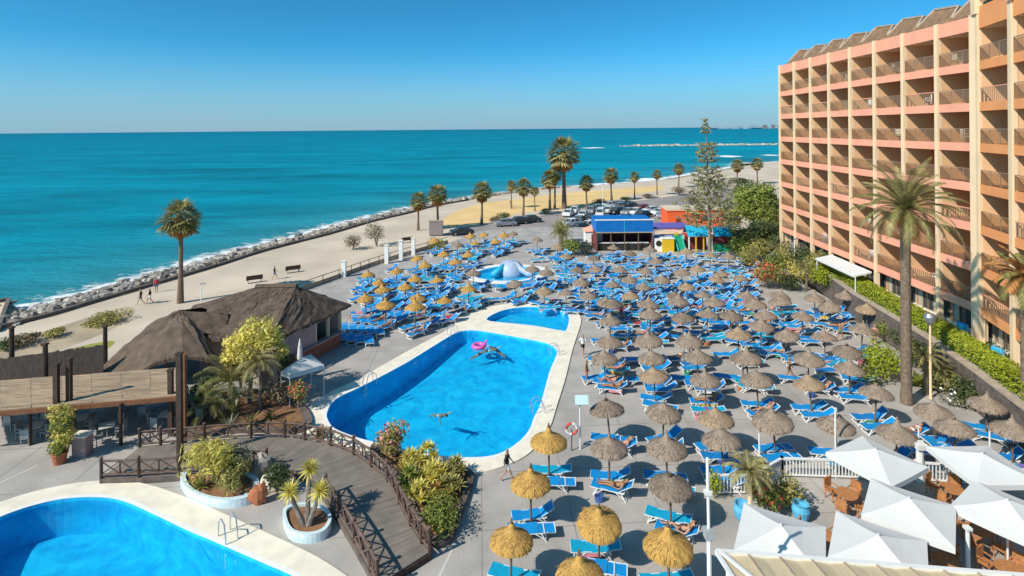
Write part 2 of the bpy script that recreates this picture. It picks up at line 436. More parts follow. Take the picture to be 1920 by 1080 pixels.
# ================================================================ camera, sun, sky
cam = bpy.data.cameras.new('camera'); cam.sensor_width = 36; cam.lens = F / 1920 * 36
cam.shift_y = -(540 - CY) / 1920; cam.clip_start = .1; cam.clip_end = 60000
co = bpy.data.objects.new('camera', cam); COL.objects.link(co); co.location = (0, 0, CAMH)
co.rotation_euler = (Matrix.Rotation(PI / 2, 3, 'X') @ Matrix.Rotation(-ROLL, 3, 'Z')).to_euler()
SC.camera = co
SUN_EL = math.radians(40); SUN_AZ = math.atan2(-.82, -.57)
sd = Vector((.82 * math.cos(SUN_EL), .57 * math.cos(SUN_EL), -math.sin(SUN_EL)))
sl = bpy.data.lights.new('sun', 'SUN'); sl.energy = 5.0; sl.angle = math.radians(.5); sl.color = (1, .93, .82)
so = bpy.data.objects.new('sun', sl); COL.objects.link(so); so.rotation_euler = sd.to_track_quat('-Z', 'Y').to_euler()
w = bpy.data.worlds.new('World'); SC.world = w; w.use_nodes = True
N, L = w.node_tree.nodes, w.node_tree.links
bg = N['Background']; sky = N.new('ShaderNodeTexSky'); sky.sky_type = 'NISHITA'; sky.sun_disc = False
sky.sun_elevation = SUN_EL; sky.sun_rotation = SUN_AZ % (2 * PI); sky.air_density = .55; sky.dust_density = .7; sky.ozone_density = 8
hs = N.new('ShaderNodeHueSaturation'); hs.inputs['Saturation'].default_value = 1.10; hs.inputs['Hue'].default_value = .5
L.new(sky.outputs[0], hs.inputs['Color']); tn = N.new('ShaderNodeMix'); tn.data_type = 'RGBA'; tn.blend_type = 'MULTIPLY'; tn.inputs[0].default_value = 1; tn.inputs[7].default_value = (.58, 1.46, 1.20, 1); L.new(hs.outputs[0], tn.inputs[6]); 
tcw = N.new('ShaderNodeTexCoord'); sx = N.new('ShaderNodeSeparateXYZ'); L.new(tcw.outputs['Generated'], sx.inputs[0])
rg = N.new('ShaderNodeMapRange'); rg.interpolation_type = 'SMOOTHSTEP'; rg.inputs[1].default_value = -.01; rg.inputs[2].default_value = .15; rg.inputs[3].default_value = .85; rg.inputs[4].default_value = 0
cn = N.new('ShaderNodeTexNoise'); cn.inputs['Scale'].default_value = 3; cn.inputs['Detail'].default_value = 5; cm = N.new('ShaderNodeMapping'); cm.inputs['Scale'].default_value = (1, 1, 14); L.new(tcw.outputs['Generated'], cm.inputs[0]); L.new(cm.outputs[0], cn.inputs['Vector'])
hz = N.new('ShaderNodeMix'); hz.data_type = 'RGBA'; hz.inputs[6].default_value = (2.15, 3.55, 4.75, 1); hz.inputs[7].default_value = (2.65, 3.65, 4.45, 1); L.new(cn.outputs['Fac'], hz.inputs[0])
mh = N.new('ShaderNodeMix'); mh.data_type = 'RGBA'; L.new(sx.outputs['Z'], rg.inputs[0]); L.new(rg.outputs[0], mh.inputs[0]); L.new(tn.outputs[2], mh.inputs[6]); L.new(hz.outputs[2], mh.inputs[7]); L.new(mh.outputs[2], bg.inputs['Color']); bg.inputs['Strength'].default_value = .135
SC.view_settings.view_transform = 'Standard'; SC.view_settings.look = 'None'; SC.view_settings.exposure = 0.0; SC.view_settings.gamma = 1
SC.cycles.max_bounces = 6; SC.cycles.transparent_max_bounces = 12; SC.cycles.diffuse_bounces = 3

ZS, ZB = -2.0, -1.0        # sea level, promenade level (pool deck is 0)
# ================================================================ shoreline
shore_px = [(-420, 690), (-200, 648), (0, 603), (100, 575), (200, 547), (330, 510), (440, 477), (560, 447), (650, 422), (720, 406), (770, 393), (830, 382), (900, 370), (1000, 357), (1100, 349), (1200, 342), (1260, 334), (1330, 322), (1400, 310), (1470, 303)]
shore = [G(x, y, ZS) for x, y in shore_px]
near_end = shore[0] + (shore[0] - shore[1]).normalized() * 200
d_end = (shore[-1] - shore[-2]).normalized()
shore = [near_end] + shore + [shore[-1] + Vector((400, 250, 0)), shore[-1] + Vector((2500, 900, 0))]
shore = smooth_loop(shore, 5, closed=False)
def side_off(line, d):
    out = []
    for i, p in enumerate(line):
        t = (line[min(i + 1, len(line) - 1)] - line[max(i - 1, 0)]); t.z = 0; t.normalize()
        out.append(p + Vector((t.y, -t.x, 0)) * d)      # right of travel = landward
    return out
# sea sheet to the horizon, with distance-to-shore stored for the water colour
def sea():
    vs, fs, at = [], [], []; na, rad = 150, []
    r = 22.0
    while r < 50000: rad.append(r); r *= 1.09 if r < 400 else 1.35
    seg = [(Vector((a.x, a.y)), Vector((b.x, b.y))) for a, b in zip(shore[:-1:2], shore[2::2])]
    def dist(p):
        best = 1e9
        for a, b in seg:
            ab = b - a; t = max(0, min(1, (p - a).dot(ab) / ab.length_squared)); best = min(best, (p - a - ab * t).length)
        return best
    for r in rad:
        for j in range(na + 1):
            q = math.radians(-78 + 156 * j / na); p = Vector((r * math.sin(q), r * math.cos(q)))
            vs.append((p.x, p.y, ZS)); at.append(min(1, math.log10(1 + dist(p)) / 4.2))
    n = na + 1
    for i in range(len(rad) - 1):
        for j in range(na):
            p = vs[i * n + j]
            if p[1] < 75 and p[0] > -24: continue      # no water under the pool deck
            fs.append((i * n + j, i * n + j + 1, (i + 1) * n + j + 1, (i + 1) * n + j))
    me = bpy.data.meshes.new('sea'); me.from_pydata(vs, [], fs)
    a = me.attributes.new('shore', 'FLOAT', 'POINT'); a.data.foreach_set('value', at)
    me.materials.append(M['sea']); link('sea', me, kind='structure')
sea()
# beach slope from below the water up to the promenade
def ribbon(name, line, prof, m, kind='structure', attr=None):
    """prof: (offset landward, z)"""
    vs, fs, at = [], [], []; n = len(line)
    for (o, z) in prof:
        for p in side_off(line, o): vs.append((p.x, p.y, z + noise.noise(Vector((p.x, p.y, o)) * .3) * .12 * (kind == 'structure')))
    for i in range(len(prof) - 1):
        for j in range(n - 1): fs.append((i * n + j, i * n + j + 1, (i + 1) * n + j + 1, (i + 1) * n + j))
    me = bpy.data.meshes.new(name); me.from_pydata(vs, [], fs); me.materials.append(M[m])
    if attr:
        a = me.attributes.new('dens', 'FLOAT', 'POINT'); a.data.foreach_set('value', [attr[i] for i in range(len(prof)) for _ in range(n)])
    return link(name, me, kind=kind)
ribbon('beach_slope', shore, [(-10, ZS - 2), (-2, ZS - .4), (0, ZS), (1.5, ZS + .25), (3.5, ZS + .55), (6.9, ZB + .02)], 'scrub_sand')
edge = side_off(shore, 6.6)
land = [Vector((p.x, p.y, ZB)) for p in edge] + [Vector((3000, -200, ZB)), Vector((-300, -200, ZB))]
LAND = land
fo = [p for p in shore if p.y < 420]
ribbon('foam', fo, [(-9, ZS + .05), (-5, ZS + .07), (-2, ZS + .09), (1.0, ZS + .30)], 'foam', kind='stuff', attr=[.10, .36, .56, .62])['category'] = 'foam'
foam_o = bpy.data.objects['foam']; foam_o['label'] = 'white foam of the waves washing along the rocky shore'
# surf patches further out (breakers)
def surf(name, px, py, w_m, d_m, lab, rz=0.0, dens=.75):
    p = G(px, py, ZS); vs, fs, at = [], [], []; nx, ny = 16, 5
    for i in range(nx + 1):
        for j in range(ny + 1):
            u, v = i / nx * 2 - 1, j / ny * 2 - 1
            vs.append((u * w_m / 2, v * d_m / 2 * (1.1 - abs(u) ** 2 * .7) + math.sin(u * 5) * d_m * .12, .12 + .2 * (1 - v * v) * (1 - u * u))); at.append(dens * (1 - u * u) * (1 - v * v * .75) + .08)
    for i in range(nx):
        for j in range(ny): a = i * (ny + 1) + j; fs.append((a, a + ny + 1, a + ny + 2, a + 1))
    me = bpy.data.meshes.new(name); me.from_pydata(vs, [], fs); me.materials.append(M['foam'])
    a = me.attributes.new('dens', 'FLOAT', 'POINT'); a.data.foreach_set('value', at)
    o = link(name, me, None, (p.x, p.y, ZS), 'stuff', lab, 'surf'); o.rotation_euler = (0, 0, rz)
surf('surf', 1112, 277.5, 30, 26, 'white wave breaking at the seaward tip of the long low reef', 0, .9)
surf('surf', 1365, 293.5, 22, 22, 'white breaker rolling in behind the tall conifer', 0, .95)
surf('surf', 1445, 291.5, 16, 16, 'small breaker beside the hotel wall near the reef', 0, .9)
surf('surf', 1215, 338, 20, 13, 'broad white surf washing onto the far sandy beach', .2, .95)
surf('surf', 1130, 346, 16, 7, 'thin line of surf off the row of promenade palms', .1, .85)
surf('surf', 640, 428, 9, 3.6, 'splash of white water against the boulders near the pool bar', .8, .95)
surf('surf', 690, 415, 7, 4.5, 'high splash of white water where the sea wall turns', .8, .95)

# low reef / groyne out in the bay
mb = MB(); rr = random.Random(3)
for i in range(120):
    t = i / 119; p = G(1165 + 300 * t, 274.5 - 3.0 * t, ZS); k = 1 if t > .08 else .5
    mb.blob((p.x + rr.uniform(-2, 2), p.y + rr.uniform(-4, 4), ZS + .2), (rr.uniform(2.5, 5) * k, rr.uniform(2, 4), rr.uniform(.8, 1.9) * k), 'breakwater', 6, 4, .35, rr)
mb.build('reef', kind='structure')
# far coast on the horizon
mb = MB()
for i in range(26):
    x = 2200 + i * 95; h = 22 + 26 * rr.random() * (i > 3); mb.blob((x, 6000 + rr.uniform(-100, 300), ZS), (140, 100, h), 'far_haze', 8, 5, .3, rr)
for i in range(34):
    mb.box((2500 + rr.random() * 2200, 5800, ZS + 18), (rr.uniform(18, 45), 20, rr.uniform(25, 60)), 'hoarding' if i % 3 else 'sand_path')
mb.build('far_coast', kind='structure')

# boulders along the waterline (nobody could count them)
mb = MB(); rr = random.Random(5)
walk = [p for p in shore if p.y < 190 and p.y > 25]
for i in range(1900):
    k = rr.randrange(len(walk) - 1); a, b = walk[k], walk[k + 1]; p = a.lerp(b, rr.random()); t = (b - a).normalized(); nrm = Vector((t.y, -t.x, 0))
    o = rr.triangular(-1.2, 5.6, 1.6); q = p + nrm * o; zz = ZS + max(-.2, o * .17 + .15 * (o < 4.5)); s_ = rr.uniform(.14, .5) * (1.5 if rr.random() < .12 else 1)
    mb.blob((q.x, q.y, zz + s_ * .3), (s_ * rr.uniform(.8, 1.6), s_ * rr.uniform(.8, 1.5), s_ * .8), 'rock', 6, 4, .4, rr)
mb.build('boulders', kind='stuff', label='pale boulders heaped along the water edge', cat='boulders')
# dark low kerb of the promenade on the sea side
ln = [p for p in side_off(shore, 6.4) if 25 < p.y < 150]
mb = MB()
for a, b in zip(ln, ln[1:]): mb.beam((a.x, a.y, ZB + .12), (b.x, b.y, ZB + .12), .35, .5, 'sea_wall')
mb.build('sea_wall', label='low dark stone kerb between the promenade and the shore boulders', cat='wall')
# golden beach, grey lot, scrub, lawn strip
def sheet(name, px, z, m, zz=None, sub=4):
    pts = smooth_loop([G(x, y, z) for x, y in px], sub)
    fill(pts, z, m, name, kind='structure')
sheet('beach', [(830, 415), (850, 398), (900, 382), (960, 374), (1060, 362), (1160, 354), (1235, 348), (1240, 356), (1180, 366), (1120, 385), (1050, 392), (985, 398), (930, 412), (880, 424), (845, 426)], ZB + .006, 'sand_gold', sub=3)
sheet('road', [(830, 440), (900, 420), (990, 408), (1080, 392), (1150, 382), (1230, 372), (1330, 358), (1400, 352), (1400, 366), (1330, 400), (1250, 430), (1130, 440), (1000, 434), (900, 444)], ZB + .012, 'asphalt', sub=3)
sheet('lawn', [(84, 690), (86, 672), (130, 655), (190, 641), (215, 640), (200, 655), (150, 680)], ZB + .010, 'lawn', sub=3)
sheet('scrub_ground', [(0, 655), (60, 630), (150, 600), (240, 575), (250, 590), (200, 622), (100, 660), (10, 690)], ZB + .008, 'scrub_sand', sub=3)

# ================================================================ pools (outlines in metres on the deck)
Pm_px = [(613, 776), (630, 750), (681, 725), (762, 682), (833, 638), (858, 625), (885, 621), (925, 626), (1006, 641), (1033, 649), (1044, 660), (1040, 676), (1030, 700), (1014, 758), (1001, 785), (994, 805), (977, 827), (947, 848), (915, 858), (870, 860), (830, 857), (765, 846), (705, 832), (668, 822), (630, 807), (617, 794)]
Ps_px = [(912, 601), (935, 586), (965, 579), (1000, 577), (1037, 581), (1060, 588), (1067, 598), (1062, 620), (1050, 621), (1000, 612), (950, 607)]
Cm_px = [(566, 786), (597, 748), (672, 712), (755, 665), (845, 616), (855, 600), (885, 585), (930, 574), (975, 569), (1025, 571), (1062, 579), (1085, 590), (1089, 608), (1074, 655), (1060, 712), (1044, 763), (1033, 798), (1012, 830), (985, 857), (942, 877), (892, 889), (830, 882), (760, 866), (700, 851), (650, 838), (600, 822), (570, 806)]
Rw_px = [(-60, 1000), (0, 972), (60, 951), (120, 938), (180, 935), (230, 942), (290, 968), (350, 997), (400, 1018), (450, 1040), (500, 1062), (560, 1090), (640, 1150), (600, 1400), (300, 1500), (0, 1400), (-120, 1150)]
Rc_px = [(-130, 1000), (-60, 965), (0, 944), (60, 925), (130, 910), (200, 903), (265, 908), (330, 928), (400, 957), (470, 988), (540, 1020), (600, 1050), (660, 1090), (740, 1160), (720, 1480), (330, 1640), (-60, 1540), (-240, 1180)]
def loopm(px, sub=4): return smooth_loop([G(x, y, 0) for x, y in px], sub)
Pm, Cm, Rw, Rc = loopm(Pm_px, 3), loopm(Cm_px, 3), loopm(Rw_px, 4), loopm(Rc_px, 4)
Ps = loopm(Ps_px, 3)
def pool(name, wat, depth_fn, label):
    t = thing(name, label, 'swimming pool', (0, 0, 0))
    n = len(wat); bmx = bmesh.new()
    mb = MB(); c = sum(wat, Vector()) / n
    # walls, in rings towards the middle for a sloping floor
    rings = [(0, .075), (0, None)]
    top = [Vector((p.x, p.y, .075)) for p in wat]
    bot = [Vector((p.x, p.y, depth_fn(p))) for p in wat]
    mb.add(top + bot, [(i, (i + 1) % n, n + (i + 1) % n, n + i) for i in range(n)], 'pool_tile')
    prev = bot
    for k in (.66, .33):
        cur = [c.lerp(Vector((p.x, p.y, 0)), k) for p in wat]; cur = [Vector((p.x, p.y, depth_fn(p))) for p in cur]
        mb.add(prev + cur, [(i, (i + 1) % n, n + (i + 1) % n, n + i) for i in range(n)], 'pool_tile'); prev = cur
    mb.add(prev + [Vector((c.x, c.y, depth_fn(c)))], [(i, (i + 1) % n, n) for i in range(n)], 'pool_tile')
    mb.build('basin', t)
    return t
yb, yf = G(620, 790).y, G(960, 622).y
tm = pool('swimming_pool', Pm, lambda p: -.09 - 2.1 + 1.15 * max(0, min(1, (p.y - yb) / (yf - yb))), 'large blue swimming pool with cut corners in the middle of the deck')
ts = pool('wading_pool', Ps, lambda p: -.55, 'small half round blue wading pool behind the large pool')
tr_ = pool('swimming_pool', Rw, lambda p: -1.75, 'round blue swimming pool below the curved wooden walkway')
for t, wl, z in ((tm, Pm, -.09), (ts, Ps, -.02), (tr_, Rw, -.09)):
    fill(wl, z, 'pool_water', 'water_surface', parent=t)
def coping(parent, outer, holes):
    o = fill(outer, .075, 'coping', 'coping', holes=holes, parent=parent)
    mb = MB(); n = len(outer)
    mb.add([Vector((p.x, p.y, .075)) for p in outer] + [Vector((p.x, p.y, -.05)) for p in outer], [(i, (i + 1) % n, n + (i + 1) % n, n + i) for i in range(n)], 'coping')
    for h in holes:    # pale bull-nose at the water edge
        ho = offset_loop(h, .22); n = len(h)
        mb.add([Vector((p.x, p.y, .082)) for p in h] + [Vector((p.x, p.y, .082)) for p in ho], [(i, (i + 1) % n, n + (i + 1) % n, n + i) for i in range(n)], 'coping_edge')
    mb.build('coping_edge', parent)
coping(tm, Cm, [Pm, Ps]); coping(tr_, Rc, [Rw])

# children's pool with the slide dome
kc = G(952, 513); 
kid = [Vector((kc.x + 3.9 * math.cos(a) * (1 + .12 * math.sin(2 * a + .4)), kc.y + 3.6 * math.sin(a), 0)) for a in [i / 36 * 2 * PI for i in range(36)]]
# deck sheet
deck_w = [Vector((-60, 6, 0)), Vector((-60, 36.6, 0)), Vector((-34, 36.9, 0)), Vector((-29.5, 39, 0)), Vector((-30, 45, 0)), Vector((-27, 54, 0)), Vector((-24, 62, 0)), G(650, 516), G(700, 498), G(760, 479), G(840, 456), G(900, 433), G(1000, 426), G(1120, 426), G(1230, 441), Vector((33, 86, 0)), Vector((33, 50, 0)), Vector((30.6, 40.6, 0)), Vector((28, 30.4, 0)), Vector((26, 22, 0)), Vector((26, 6, 0))]
holes = [offset_loop(Pm, .1), offset_loop(Ps, .1), offset_loop(Rw, .1), kid]
fill(deck_w, 0, 'concrete', 'pool_deck', holes=holes, kind='structure')
mb = MB(); n = len(deck_w)
mb.add([Vector((p.x, p.y, -.002)) for p in deck_w] + [Vector((p.x, p.y, ZB - .1)) for p in deck_w], [(i, (i + 1) % n, n + (i + 1) % n, n + i) for i in range(n)], 'stone_wall')
mb.build('deck_edge', kind='structure')
fill(LAND, ZB, 'sand_path', 'promenade', holes=[offset_loop(deck_w, -.15)], kind='structure')
# pale joints in the deck
mb = MB()
def strip(a, b, wd=.09, z=.004, m='kerb_line'):
    d = (b - a).normalized(); s_ = Vector((-d.y, d.x, 0)) * wd / 2
    mb.add([a - s_ + Vector((0, 0, z)), b - s_ + Vector((0, 0, z)), b + s_ + Vector((0, 0, z)), a + s_ + Vector((0, 0, z))], [(0, 1, 2, 3)], m)
strip(G(0, 905), G(72, 872)); strip(G(848, 1030), G(824, 1080)); strip(G(824, 1080), G(800, 1140))
mb.build('deck_joint', kind='structure')
def inside(p, poly):
    c = False; n_ = len(poly)
    for i in range(n_):
        a, b = poly[i], poly[i - 1]
        if (a[1] > p[1]) != (b[1] > p[1]) and p[0] < (b[0] - a[0]) * (p[1] - a[1]) / (b[1] - a[1]) + a[0]: c = not c
    return c
mb = MB()
def okp(p): return inside(p, deck_w) and not inside(p, Cm) and not inside(p, Rc) and (p - kc).length > 5.5
for dx, dy, ox, oy in [(1, .06, 0, y * 4.2) for y in range(2, 24)] + [(-.06, 1, x * 4.2, 0) for x in range(-12, 9)]:
    for k in range(-40, 110):
        a = Vector((ox + dx * k * 1.0, oy + dy * k * 1.0, 0)); b = Vector((ox + dx * (k + 1.0), oy + dy * (k + 1.0), 0))
        if okp(a) and okp(b) and a.y > 12: strip(a, b, .045, .004, 'deck_line')
mb.build('deck_joint', kind='structure')

t = thing('childrens_pool', 'white rimmed toddler pool with a grey blue slide dome among the loungers', 'pool', (kc.x, kc.y, 0))
k0 = [p - Vector((kc.x, kc.y, 0)) for p in kid]; n = len(k0)
mb = MB(); mb.add([p + Vector((0, 0, .08)) for p in k0] + [p * .93 + Vector((0, 0, -.35)) for p in k0], [(i, (i + 1) % n, n + (i + 1) % n, n + i) for i in range(n)], 'pool_tile')
mb.add([p * .93 + Vector((0, 0, -.35)) for p in k0], [tuple(range(n))], 'pool_tile'); mb.build('basin', t)
fill([p * .98 for p in k0], -.05, 'pool_water', 'water_surface', parent=t)
mb = MB(); ko = [p * 1.28 for p in k0]
mb.add([p + Vector((0, 0, .08)) for p in k0] + [p + Vector((0, 0, .10)) for p in ko] + [p + Vector((0, 0, 0)) for p in ko], [(i, (i + 1) % n, n + (i + 1) % n, n + i) for i in range(n)] + [(n + i, n + (i + 1) % n, 2 * n + (i + 1) % n, 2 * n + i) for i in range(n)], 'coping_edge')
mb.build('rim', t)
mb = MB(); mb.lathe([(1.75, -.3), (1.7, .25), (1.5, .8), (1.05, 1.25), (.5, 1.45), (0, 1.5)], 'dome_grey', 22, (.4, .8, 0)); mb.build('dome', t, smooth=True)
mb = MB(); mb.tube([(.9, .4, 1.1), (1.6, -.2, .6), (2.5, -.8, .2), (3.2, -1.1, .08)], [.4, .4, .42, .4], 'dome_grey', 8); mb.build('slide', t, smooth=True)
mb = MB(); mb.tube([(-.3, .3, .95), (-1.0, -.4, .5), (-1.8, -1.1, .05)], [.35, .4, .45], 'cyan_paint', 8); mb.build('slide', t, smooth=True)

# ================================================================ raised hotel terrace with retaining wall
TZ = 2.4
wl = [Vector((35.5, 74, 0)), Vector((33.8, 62, 0)), G(1600, 550, TZ), G(1680, 597, TZ), G(1750, 640, TZ), G(1830, 697, TZ), G(1920, 765, TZ), Vector((25.6, 22, TZ)), Vector((24, 12, TZ))]
wl = [Vector((p.x, p.y, 0)) for p in wl]
ter = wl + [Vector((60, 12, 0)), Vector((60, 74, 0))]
fill(ter, TZ, 'concrete', 'hotel_terrace', kind='structure')
mb = MB()
for a, b in zip(wl, wl[1:]): mb.beam((a.x, a.y, TZ / 2 - .01), (b.x, b.y, TZ / 2 - .01), .3, TZ, 'stone_wall')
rw = mb.build('retaining_wall', label='brown retaining wall with pale coping below the hotel hedge', cat='wall')
mb = MB()
for a, b in zip(wl, wl[1:]): mb.beam((a.x, a.y, TZ + .06), (b.x, b.y, TZ + .06), .46, .12, 'roof_edge')
mb.build('wall_coping', rw)
# hedge on the terrace
rr = random.Random(11)
t = thing('hedge', 'long clipped lime green hedge on top of the retaining wall', 'hedge', (0, 0, 0))
hl = wl[1:8]; mb = MB(); mc = MB()
for a, b in zip(hl, hl[1:]):
    L_ = (b - a).length; d = (b - a).normalized(); nr = Vector((-d.y, d.x, 0)); nr = nr if nr.x > 0 else -nr
    c = (a + b) / 2 + nr * 1.1
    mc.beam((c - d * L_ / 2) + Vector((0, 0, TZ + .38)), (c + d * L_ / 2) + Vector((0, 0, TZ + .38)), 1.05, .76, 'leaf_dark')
    for i in range(int(L_ * 520)):
        u = rr.random(); v = rr.uniform(.45, 1.75); z = .95 if rr.random() < .6 else rr.uniform(.05, .95)
        if z < .9: v = .45 if rr.random() < .7 else 1.75
        p = a.lerp(b, u) + nr * (v + rr.gauss(0, .05)) + Vector((0, 0, TZ + z + rr.gauss(0, .05) + .08 * noise.noise(Vector((u * L_, v, 0)) * 1.5)))
        mb.leaves(p, (.01, .01, .01), 1, .15, 'leaf_lime', rr)
mc.build('branches', t); mb.build('foliage', t)
# ================================================================ the hotel
NB = 8
def fpt(i):           # column line i on the straight wing
    return Vector((34.7 - .175 * i, 72.5 - 4.06 * i, 0))
wing = [fpt(i) for i in range(NB + 1)]
wing2 = [wing[-1] + Vector((-.25, -.35, 0))]
dv2 = Vector((-1.35, -4.15, 0))
for i in range(3): wing2.append(wing2[-1] + dv2)
LV = [5.1 + 2.9 * k for k in range(7)]     # balcony floor levels (top of the coloured bands)
TOP = 25.85
def outw(a, b):
    d = (b - a).normalized(); n_ = Vector((-d.y, d.x, 0)); return n_ if n_.x < 0 else -n_
hotel = thing('hotel', 'eight storey terracotta hotel with rows of recessed balconies', 'hotel', (34, 56, TZ))
ho = Vector((34, 56, TZ))
def hb(mb, a, b, z0, z1, n0, n1, nrm, m):
    """box between plan points a,b from depth n0 to n1 behind the facade line"""
    p = [a - nrm * n0, b - nrm * n0, b - nrm * n1, a - nrm * n1]
    mb.prism([q - ho for q in p], z0 - ho.z, z1 - ho.z, m)
    mb.add([(q - ho).to_tuple()[:2] + (z0 - ho.z,) for q in p], [(3, 2, 1, 0)], m)
DEP = 2.25
rr = random.Random(21)
from collections import defaultdict
BD = defaultdict(MB); PT = defaultdict(MB)
cols, back, FL = MB(), MB(), defaultdict(MB)
railm = {}
def wing_build(pts, band_m, fin_m, backm, colw):
    for i, (a, b) in enumerate(zip(pts, pts[1:])):
        nr = outw(a, b); d = (b - a).normalized()
        for k, z in enumerate(LV):
            hb(BD[k], a, b, z - .62, z, -.0, .14, nr, band_m)                    # coloured slab edge
            hb(FL[k], a, b, z - .2, z - .012, .14, DEP, nr, 'balcony_floor')
            wm = backm[(i * 3 + k * 5) % len(backm)]
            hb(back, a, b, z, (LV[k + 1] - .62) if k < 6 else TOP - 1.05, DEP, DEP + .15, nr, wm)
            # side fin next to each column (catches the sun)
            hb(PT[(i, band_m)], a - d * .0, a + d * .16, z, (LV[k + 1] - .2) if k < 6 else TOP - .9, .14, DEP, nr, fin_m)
            # window door
            w = MB(); wd = 2.2; off = (b - a).length - wd - .25 if (i + k) % 2 else .5
            p0 = a + d * off; p1 = p0 + d * wd
            hb(w, p0, p1, z + .02, z + 2.15, DEP - .06, DEP + .02, nr, 'door_wood')
            fr = w.build('balcony_door', hotel)
            g = MB(); 
            for q in range(2):
                s0 = p0 + d * (.10 + q * (wd / 2)); s1 = s0 + d * (wd / 2 - .2)
                hb(g, s0, s1, z + .12, z + 2.05, DEP - .075, DEP - .055, nr, 'curtain' if rr.random() < .35 else 'glass_dark')
            g.build('pane', fr)
            # railing: rail, posts and panel
            r_ = MB(); q0, q1 = a + d * .22, b - d * .22
            kind = (i * 2 + k * 3 + (k > 3)) % 4
            hb(r_, q0, q1, z + .98, z + 1.04, .02, .07, nr, 'bronze_rail' if kind else 'pink_plaster')
            if kind == 0:
                for u in range(15): e = q0.lerp(q1, (u + .5) / 15); hb(r_, e - d * .03, e + d * .03, z + .02, z + .98, .03, .06, nr, 'bronze_rail')
            else:
                hb(r_, q0, q1, z + .08, z + .94, .04, .055, nr, 'panel_glass')
                for u in range(4): e = q0.lerp(q1, u / 3); hb(r_, e - d * .025, e + d * .025, z, z + .98, .02, .06, nr, 'bronze_rail')
            r_.build('balcony_railing', hotel)
        hb(BD[7], a, b, TOP - 1.05, TOP, -.0, .2, nr, band_m)
        hb(FL[7], a, b, TOP - 1.05, TOP - .9, .2, DEP, nr, 'cream_plaster')
    for i, p in enumerate(pts):
        nr = outw(pts[max(0, i - 1)], pts[max(1, i)] if i else pts[1]); d = (pts[1] - pts[0]).normalized(); cw = colw[min(i, len(colw) - 1)]
        hb(cols, p - d * cw / 2, p + d * cw / 2, 2.3, TOP + .06, -.11 if cw < .8 else -.25, .24, nr, 'cream_plaster')
wing_build(wing, 'pink_plaster', 'fin_plaster', ['ochre_wall', 'terracotta_wall'], [.34] * 8 + [.9])
wing_build(wing2, 'orange_plaster', 'fin_plaster', ['ochre_wall', 'terracotta_wall', 'ochre_wall'], [.3, .42])
cols.build('columns', hotel); back.build('rear_wall', hotel); 
for k_, m_ in FL.items(): m_.build('balcony_slab', hotel)

for k_, m_ in BD.items(): m_.build('storey_band', hotel)
for k_, m_ in PT.items(): m_.build('balcony_partition', hotel)

# ground floor: piers, glazed doors, dark soffit
gf = MB()
for k, (pts, pm) in enumerate(((wing, 'cream_plaster'), (wing2, 'orange_plaster'))):
    for i, (a, b) in enumerate(zip(pts, pts[1:])):
        nr = outw(a, b); d = (b - a).normalized()
        hb(gf, a, b, TZ, LV[0] - .62, 1.0, 1.2, nr, 'curtain' if i % 2 else 'ochre_wall')
        hb(gf, a, b, TZ + .01, TZ + .30, .9, 1.0, nr, 'coping')
        w = MB()
        for u in range(6):
            e = a.lerp(b, .08 + u * .15); hb(w, e, e + d * .5, TZ + .3, LV[0] - .75, .93, .99, nr, 'glass_dark' if u % 3 else 'curtain')
            hb(w, e - d * .04, e, TZ + .3, LV[0] - .7, .88, .99, nr, 'bronze_rail')
        w.build('glazed_doors', hotel)
gf.build('ground_floor_wall', hotel)
# solid block behind, sea end wall, parapet roof with saw tooth thatch coloured tiles
blk = MB(); far = [p + Vector((DEP + .1, 0, 0)) for p in wing]; a0, a1, a2 = wing[0], wing[-1], wing2[-1]
body = [a0 + Vector((DEP + .14, .3, 0)), a1 + Vector((DEP + .16, 0, 0)), a2 + Vector((DEP + .16, 0, 0)), a2 + Vector((16, -3, 0)), a0 + Vector((16, .3, 0))]
blk.prism([p - ho for p in body], -2.4, TOP - ho.z - .3, 'cream_plaster')
hb(blk, a0 + Vector((0, .0, 0)), a0 + Vector((0, .3, 0)), 0, TOP, 0, 16, Vector((-1, 0, 0)), 'cream_plaster')
blk.build('block', hotel)
rf = MB()
def tooth(p, q, nr):
    d = (q - p); L_ = d.length; d.normalize(); b_ = nr * -1
    A = p + b_ * .35 - ho; B = q + b_ * .35 - ho; z0 = TOP - .05 - ho.z
    def V(b, dz, dep): return Vector((b.x, b.y, z0 + dz)) + b_ * dep
    m_ = B.lerp(A, .12)
    # sloping tiled face, its crest rising toward a peak and dropping with a short hip
    vs = [V(A, 0, 0), V(B, 0, 0), V(B, .55, .8), V(m_, 1.65, 1.75), V(A.lerp(B, .16), 1.95, 1.9), V(A, .55, .8), V(A, .55, 3.6), V(B, .55, 3.6), V(m_, 1.65, 3.6), V(A.lerp(B, .16), 1.95, 3.6)]
    rf.add(vs, [(0, 1, 2, 3, 4, 5), (5, 4, 9, 6), (4, 3, 8, 9), (3, 2, 7, 8)], 'roof_tile')
    c1 = V(A.lerp(B, .16), 1.98, 1.87); c2 = V(m_, 1.68, 1.72)
    rf.beam(c1, c2, .16, .14, 'roof_edge'); rf.beam(V(A, .6, .8), c1, .16, .14, 'roof_edge'); rf.beam(c2, V(B, .6, .8), .12, .1, 'roof_edge')
for a, b in zip(wing, wing[1:]): tooth(a, b, outw(a, b))
for a, b in zip(wing2[:1], wing2[1:2]): pass
rfo = rf.build('roof', hotel)
